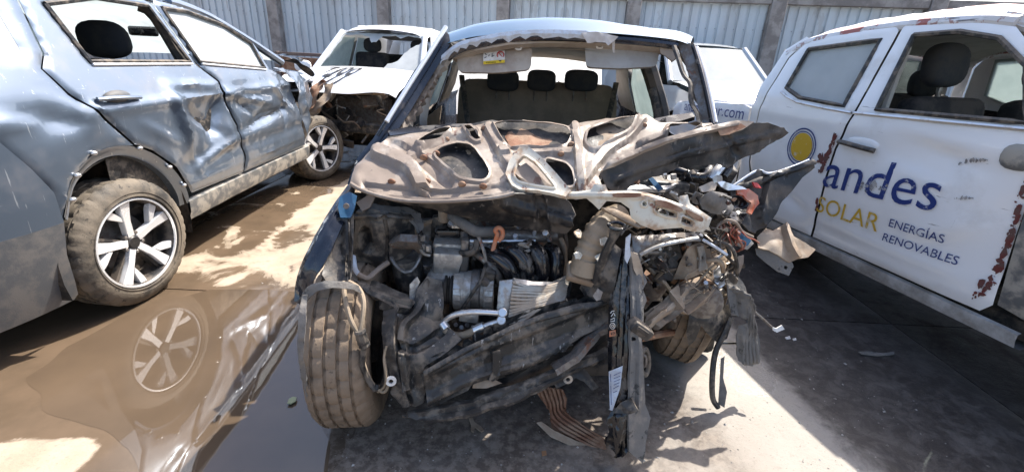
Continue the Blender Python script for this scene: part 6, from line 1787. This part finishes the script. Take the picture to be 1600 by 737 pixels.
# under the nose
S('tow_bracket', [(866, 600), (880, 584), (908, 572), (918, 580), (926, 592), (936, 604), (926, 610), (914, 596), (900, 590), (884, 600), (870, 606)], [(866, 602, 1.40), (908, 574, 1.45), (934, 606, 1.40)], 'blackplastic', sp=4, th=.012, holes=[rounded([(883, 586), (891, 584), (892, 592), (884, 594)], .4)], edge=-.006, edgew=4)
MB().lathe([(.008, 0), (.018, 0), (.018, .012), (.008, .012)], A(887, 590, 1.40), (0, -1, .2), 18, cap=False).build('bracket_bush', 'alu', wreck)
S('undertray_scrap', [(836, 610), (848, 603), (878, 606), (886, 622), (884, 640), (890, 650), (900, 656), (944, 682), (948, 708), (920, 700), (884, 684), (862, 668), (858, 640), (846, 624)], [(838, 610, 1.44), (882, 612, 1.46), (860, 660, 1.40), (892, 655, 1.40), (946, 704, 1.33), (944, 684, 1.34)], 'rust', sp=3.6, th=.004, cr=(.006, 14),
  relief=[([(842 + 7 * k, 606), (852 + 6 * k, 630 - k), (868 + 4 * k, 664 - 5 * k), (946, 704 - 5 * k)], 2.4, .012) for k in range(6)], ang=60, label='rusty brown ribbed scrap hanging below the bumper beam')
S('scrap_edge', [(838, 660), (846, 658), (866, 672), (900, 688), (946, 702), (946, 710), (896, 698), (860, 682)], [(838, 662, 1.37), (900, 690, 1.34), (946, 706, 1.325), (866, 672, 1.36)], 'tanplastic', sp=4, th=.008)

# ------------------------------------------------------------------ vehicles behind
def simple_car(name, label, org, yaw, paint, W2, L, prof, belt, gh, smash=False, wheelR=.34):
    pass

def at_local(Mx): return lambda x, y, z: Mx @ V((x, y, z))

# white utility vehicle with a smashed windscreen, facing the camera, behind the SUV
o = A(575, 150, 6.15)
f2 = V((-.10, -1, 0)).normalized()
CM = frame(V((o.x, 6.15, 0)), f2)          # origin under the windscreen foot, x towards the camera
wc = thing('white_car', 'white car with smashed windscreen, black number marked on the bonnet and nose torn off', 'car', CM)
P = at_local(CM)
def wcw(z): return .84 - .34 * max(0, z - 1.02)
rows = []
for x in [-.05 + .036 * i for i in range(29)]:
    z = float(np.interp(x, [-.05, .3, .65, .9, .96], [1.12, 1.095, 1.015, .92, .87])); hw = float(np.interp(x, [-.05, .3, .65, .9, .96], [.74, .76, .76, .74, .73]))
    rows.append([P(x + .05 * (1 - t * t), t * hw, z + .035 * (1 - t * t) - .03 * (abs(t) > .95) + crumple((x, t, 2), .004, 3, 2) + (.05 * sstep(.2, .8, t) * sstep(.4, .9, x))) for t in np.linspace(-1, 1, 21)])
bn = MB().grid(rows).build('bonnet', 'white2', wc)
def zmark(u, v):
    x = .86 - v; t = (u - .40 + .10 * v) / .76
    z = float(np.interp(x, [-.05, .3, .65, .9], [1.12, 1.095, 1.015, .92]))
    q = V((x, t, 2))
    return P(x + .05 * (1 - t * t), u - .40 + .10 * v, z + .035 * (1 - t * t) + crumple(q, .004, 3, 2) + .012)
lettering('bonnet_number', 'Z499', (0, 0), .44, .66, zmark, 'blackprint', wc, 0)
rows = []
for x, z, hw in ((-.64, 1.565, .60), (-.74, 1.60, .61), (-.95, 1.635, .615), (-1.4, 1.66, .62), (-2.2, 1.63, .62), (-2.6, 1.56, .60)):
    rows.append([P(x + .06 * (1 - t * t), t * hw, z + .055 * (1 - t * t) - .05 * max(0, abs(t) - .8) / .2) for t in np.linspace(-1, 1, 25)])
MB().grid(rows).build('roof', 'white2', wc)
for k in range(5):
    tube('roof_rib', [P(-.75, -.4 + .2 * k, 1.65), P(-1.6, -.4 + .2 * k, 1.69), P(-2.4, -.4 + .2 * k, 1.65)], .012, 'white2', wc, 6, 2)
def WSF(u, v):      # windscreen surface, v 0 foot to 1 head
    return P(-.05 - .60 * v, u * (.70 - .12 * v), 1.10 + .47 * v)
sc = panel('windscreen', [(-1, 0), (1, 0), (1, 1), (-1, 1)], WSF, 'glasswhite', wc, holes=[[(-.95, .03), (.22, .03), (.32, .20), (.5, .28), (.62, .5), (.72, .62), (.95, .80), (.92, .93), (.62, .96), (.46, .90), (.3, .96), (.0, .93), (-.08, .78), (-.2, .74), (-.3, .90), (-.5, .95), (-.9, .93)]], sp=.12, esp=.08, jit=.012, th=.006)
for s in (-1, 1):
    tube('a_pillar', [WSF(s * 1.02, -.02), WSF(s * 1.02, .5), WSF(s * 1.02, 1.02)], .036, 'white2', wc, 8, 3)
    f = lambda x, z, s=s: P(x, s * wcw(z), z)
    tw = P(-.8, s * 9, 1)
    win = [(-.30, 1.09), (-.72, 1.50), (-1.2, 1.52), (-1.2, 1.09)]
    win2 = [(-1.32, 1.09), (-1.32, 1.52), (-2.1, 1.50), (-2.3, 1.12)]
    panel('body_side', [(.0, .45), (.0, 1.08), (-.2, 1.1), (-.70, 1.57), (-.8, 1.60), (-2.5, 1.56), (-2.75, 1.1), (-2.75, .45)], f, 'white2', wc, holes=[win, win2], sp=.12, toward=tw)
    panel('window_glass', win2, lambda x, z, s=s: P(x, s * (wcw(z) - .01), z), 'glassdusty', wc, sp=.3, toward=tw)
    if s < 0:
        panel('window_glass', win, lambda x, z, s=s: P(x, s * (wcw(z) - .01), z), 'glassdusty', wc, sp=.3, toward=tw)
    panel('front_wing', [(.0, .5), (.0, 1.07), (.5, 1.04), (.86, .94), (.8, .80), (.62, .84), (.4, .84), (.2, .72), (.12, .5)], lambda x, z, s=s: P(x, s * (.80 + .03 * (z < .9)), z), 'white2', wc, sp=.07, toward=tw, disp=lambda u, v, p: crumple(p, .03, 4, 3))
    wheel(wc, P(.42, s * .72, .34), CM.to_3x3() @ V((0, s, 0)), .34, .21, .20, 'steel', detail=48)
    wheel(wc, P(-2.1, s * .72, .34), CM.to_3x3() @ V((0, s, 0)), .34, .21, .20, 'steel', detail=48)
MB().ball(P(-.12, -.92, 1.12), (.22, .09, .15), (0, 0, .1), 14, 9, .7).build('door_mirror', 'white2', wc)
rows = [[P(x, t * .6, z) for t in (-1, 0, 1)] for x, z in ((-.68, 1.56), (-1.4, 1.60), (-2.5, 1.52))]
MB().grid(rows).build('headliner', 'trimgrey', wc)
MB().box(P(-1.9, 0, .9), (1.45, .12, .8), (0, 0, math.atan2(f2.y, f2.x) + math.pi / 2), .03).build('rear_seat_back', 'darkcloth', wc)
MB().box(P(-1.3, 0, .45), (1.5, 2.8, .2), (0, 0, math.atan2(f2.y, f2.x) + math.pi / 2), .03).build('floor_pan', 'dark', wc)
panel('rear_wall', [(-.8, .5), (.8, .5), (.8, 1.1), (.6, 1.58), (-.6, 1.58), (-.8, 1.1)], lambda u, v: P(-2.7, u, v), 'white2', wc, holes=[[(-.55, 1.15), (.55, 1.15), (.48, 1.5), (-.48, 1.5)]], sp=.2)
for y in (-.36, .36):
    st = MB().box(P(-1.05, y, .95), (.5, .16, .75), (-.15, 0, math.atan2(f2.y, f2.x) + math.pi / 2), .06, 3).build('seat_back', 'darkcloth', wc)
    MB().ball(P(-1.12, y, 1.42), (.27, .12, .2), (0, 0, 0), 14, 9, .7).build('headrest', 'headrest', st)
MB().box(P(-.30, 0, 1.0), (1.4, .4, .16), (0, 0, math.atan2(f2.y, f2.x) + math.pi / 2), .05, 3).build('dashboard', 'blackplastic', wc)
rr = math.atan2(f2.y, f2.x) + math.pi / 2
MB().box(P(.10, 0, .62), (1.3, .06, .9), (0, 0, rr), .02).build('firewall', 'dark', wc)
MB().box(P(.78, 0, .52), (1.15, .10, .13), (0, .02, rr), .02).build('bumper_beam', 'blackplastic', wc)
MB().box(P(.72, .05, .90), (.95, .08, .05), (0, -.03, rr), .01).build('lock_carrier', 'tanplastic', wc)
MB().box(P(.35, .1, .62), (.6, .36, .4), (0, 0, rr), .04).build('engine_block', 'steel', wc)
rnd = random.Random(5)
for k in range(46):
    q = P(rnd.uniform(.45, .86), rnd.uniform(-.66, .66), rnd.uniform(.32, .93))
    if k % 2:
        pts = [q]
        for j in range(3): pts.append(pts[-1] + V((rnd.uniform(-.16, .16), rnd.uniform(-.05, .05), rnd.uniform(-.14, .10))))
        tube('torn_lead', pts, rnd.uniform(.006, .016), rnd.choice(['wire', 'steel', 'alu', 'tanplastic', 'steel']), wc, 6, 4)
    else:
        MB().box(q, (rnd.uniform(.04, .18), rnd.uniform(.02, .06), rnd.uniform(.03, .14)), (rnd.uniform(-.6, .6), rnd.uniform(-.8, .8), rnd.uniform(-.6, .6)), .008).build('torn_bracket', rnd.choice(['steel', 'blackplastic', 'alu', 'dark', 'rust']), wc)

# grey SUV at the right rear, facing the camera
o = A(1130, 120, 6.9)
f3 = V((.10, -1, 0)).normalized()
GM = frame(V((o.x, 6.9, 0)), f3)
gs = thing('grey_suv', 'silver grey SUV with dusty sunlit windscreen parked against the fence behind the pickup bed', 'car', GM)
Q = at_local(GM)
def gw(z): return .90 - .40 * max(0, z - 1.06)
rows = []
for x, z, hw in ((-.05, 1.13, .74), (.3, 1.13, .77), (.7, 1.09, .78), (1.0, 1.01, .77), (1.12, .93, .74)):
    rows.append([Q(x + .08 * (1 - t * t), t * hw, z + .04 * (1 - t * t) + .012 * math.exp(-((abs(t) - .62) / .08) ** 2)) for t in np.linspace(-1, 1, 25)])
MB().grid(rows).build('bonnet', 'greycar', gs)
rows = []
for x, z, hw in ((-.72, 1.615, .62), (-.9, 1.65, .64), (-1.6, 1.68, .64), (-2.5, 1.62, .60), (-2.75, 1.52, .58)):
    rows.append([Q(x + .07 * (1 - t * t), t * hw, z + .03 * (1 - t * t) - .03 * (abs(t) > .92)) for t in np.linspace(-1, 1, 15)])
MB().grid(rows).build('roof', 'greycar', gs)
GSF = lambda u, v: Q(-.03 - .66 * v + .06 * (1 - u * u), u * (.73 - .11 * v), 1.13 + .48 * v)
panel('windscreen', [(-1, 0), (1, 0), (1, 1), (-1, 1)], GSF, 'glasswhite', gs, sp=.15, th=.006)
tube('windscreen_seal', [GSF(-1, 0), GSF(-.3, 0), GSF(.3, 0), GSF(1, 0)], .018, 'blackplastic', gs, 6, 3)
for s in (-1, 1):
    tube('a_pillar', [GSF(s * 1.03, -.02), GSF(s * 1.03, .5), GSF(s * 1.03, 1.02)], .042, 'greycar', gs, 8, 3)
    f = lambda x, z, s=s: Q(x, s * (gw(z) - .16 * sstep(.5, 1.15, x)), z)
    tw = Q(-.8, s * 9, 1)
    win = [(-.30, 1.12), (-.74, 1.54), (-1.25, 1.56), (-1.25, 1.12)]
    win2 = [(-1.37, 1.12), (-1.37, 1.56), (-2.2, 1.53), (-2.35, 1.15)]
    panel('body_side', [(.12, .35), (.02, 1.10), (-.2, 1.13), (-.72, 1.60), (-.85, 1.64), (-2.6, 1.58), (-2.9, 1.1), (-2.9, .35)], f, 'greycar', gs, holes=[win, win2], sp=.12, toward=tw)
    for w_ in (win, win2):
        panel('window_glass', w_, lambda x, z, s=s: Q(x, s * (gw(z) - .01), z), 'glassdusty', gs, sp=.3, toward=tw)
    panel('front_wing', [(.13, .40), (.04, 1.09), (.5, 1.10), (.95, 1.0), (1.10, .90), (1.12, .52), (1.05, .40), (.99, .40), (.95, .58), (.80, .74), (.58, .80), (.36, .74), (.20, .58), (.17, .40)], f, 'greycar', gs, sp=.05, toward=tw, disp=lambda u, v, p: .025 * math.exp(-((math.hypot(u - .58, v - .36) - .46) / .04) ** 2))
    wheel(gs, Q(.58, s * .78, .35), GM.to_3x3() @ V((0, s, 0)), .35, .215, .22, 'alloy', detail=48)
    wheel(gs, Q(-2.05, s * .78, .35), GM.to_3x3() @ V((0, s, 0)), .35, .215, .22, 'alloy', detail=48)
    rows = []
    for y in (.86, .5):
        rows.append([Q(.58 + .43 * math.cos(a), s * y, .36 + .43 * math.sin(a)) for a in np.linspace(0, math.pi, 14)])
    rows.append([Q(.58, s * .5, .4)] * 14)
    MB().grid(rows).build('wheel_well', 'dark', gs)
    MB().ball(Q(-.14, s * 1.02, 1.20), (.24, .12, .16), (0, 0, .1), 16, 10, .7).build('door_mirror', 'greycar', gs)
    tube('mirror_stalk', [Q(-.2, s * .88, 1.10), Q(-.16, s * .96, 1.15)], .03, 'blackplastic', gs, 8, 1)
    hl = panel('headlamp', rounded([(.36, .86), (.70, .84), (.74, .92), (.66, .99), (.42, .98)], .25), lambda u, v, s=s: Q(1.19 - .34 * max(0, u - .30) ** 1.3 * 1.2, s * u, v), 'lamp', gs, sp=.05, th=.02)
    panel('fog_lamp', rounded([(.45, .50), (.68, .50), (.68, .62), (.48, .62)], .25), lambda u, v, s=s: Q(1.20 - .34 * max(0, u - .30) ** 1.3 * 1.2, s * u, v), 'lamp', gs, sp=.06, th=.02)
NF = lambda u, v: Q(1.17 - .34 * max(0, abs(u) - .30) ** 1.3 * 1.2 + .05 * math.sin((v - .35) / .6 * math.pi), u, v)
panel('front_bumper', [(-.80, .36), (.80, .36), (.78, .93), (-.78, .93)], NF, 'greycar', gs, sp=.06, th=.02)
panel('grille', rounded([(-.34, .78), (.34, .78), (.36, .93), (-.36, .93)], .2), lambda u, v: NF(u, v) + V(f3) * .012, 'blackgloss', gs, sp=.08, th=.01)
panel('lower_grille', rounded([(-.5, .42), (.5, .42), (.44, .62), (-.44, .62)], .2), lambda u, v: NF(u, v) + V(f3) * .012, 'blackplastic', gs, sp=.08, th=.01)
MB().box(Q(-1.3, 0, .40), (1.6, 3.0, .2), (0, 0, math.atan2(f3.y, f3.x) + math.pi / 2), .03).build('floor_pan', 'dark', gs)
panel('rear_wall', [(-.8, .4), (.8, .4), (.8, 1.1), (.55, 1.55), (-.55, 1.55), (-.8, 1.1)], lambda u, v: Q(-2.85, u, v), 'greycar', gs, sp=.2)
for y in (-.38, .38):
    st = MB().box(Q(-1.1, y, 1.0), (.5, .16, .7), (-.15, 0, math.atan2(f3.y, f3.x) + math.pi / 2), .06, 3).build('seat_back', 'darkcloth', gs)
    MB().ball(Q(-1.18, y, 1.44), (.27, .12, .2), None, 14, 9, .7).build('headrest', 'headrest', st)

# ------------------------------------------------------------------ litter on the ground
def scrap(name, out, z, m, label, cat, th=.004, group=None, lift=.006):
    ol = [tuple(G(x, y, z)[:2]) for x, y in out]
    cx = sum(p[0] for p in ol) / len(ol); cy = sum(p[1] for p in ol) / len(ol)
    o = panel(name, ol, lambda u, v: V((u, v, z + lift + .25 * (abs(u - cx) ** 1.5 + abs(v - cy) ** 1.5))), m, None, sp=.01, th=th, toward=V((0, 1, 9)))
    return tag(o, label, cat, group)
scrap('leaf', [(449, 631), (452, 624), (458, 621), (464, 622), (462, 628), (455, 632)], .006, 'leaf', 'small pale green leaf floating on the dark puddle left of the front tyre', 'leaf')
scrap('wood_chip', [(846, 706), (853, 705), (854, 711), (847, 713)], 0, 'chip', 'small brown chip lying on the concrete below the ribbed scrap', 'debris')
scrap('twig', [(731, 650), (736, 648), (741, 660), (752, 668), (756, 674), (752, 676), (742, 668), (740, 676), (736, 674), (736, 664)], 0, 'tanplastic', 'forked dry twig on the concrete under the bumper beam', 'twig', th=.006)
scrap('paint_flake', [(1226, 528), (1233, 526), (1235, 530), (1228, 531)], 0, 'whiteprint', 'white flake on dark ground right of the liner, nearest the wreck', 'debris')
scrap('paint_flake', [(1238, 530), (1243, 529), (1244, 532), (1239, 533)], 0, 'whiteprint', 'tiny pale flake on dark ground just right of the larger white flake', 'debris')
scrap('torn_plastic_strip', [(1340, 552), (1360, 550), (1378, 553), (1396, 552), (1396, 556), (1370, 557), (1345, 556)], 0, 'liner', 'thin pale strip lying on dark ground beside the pickup', 'debris')
rnd = random.Random(9)
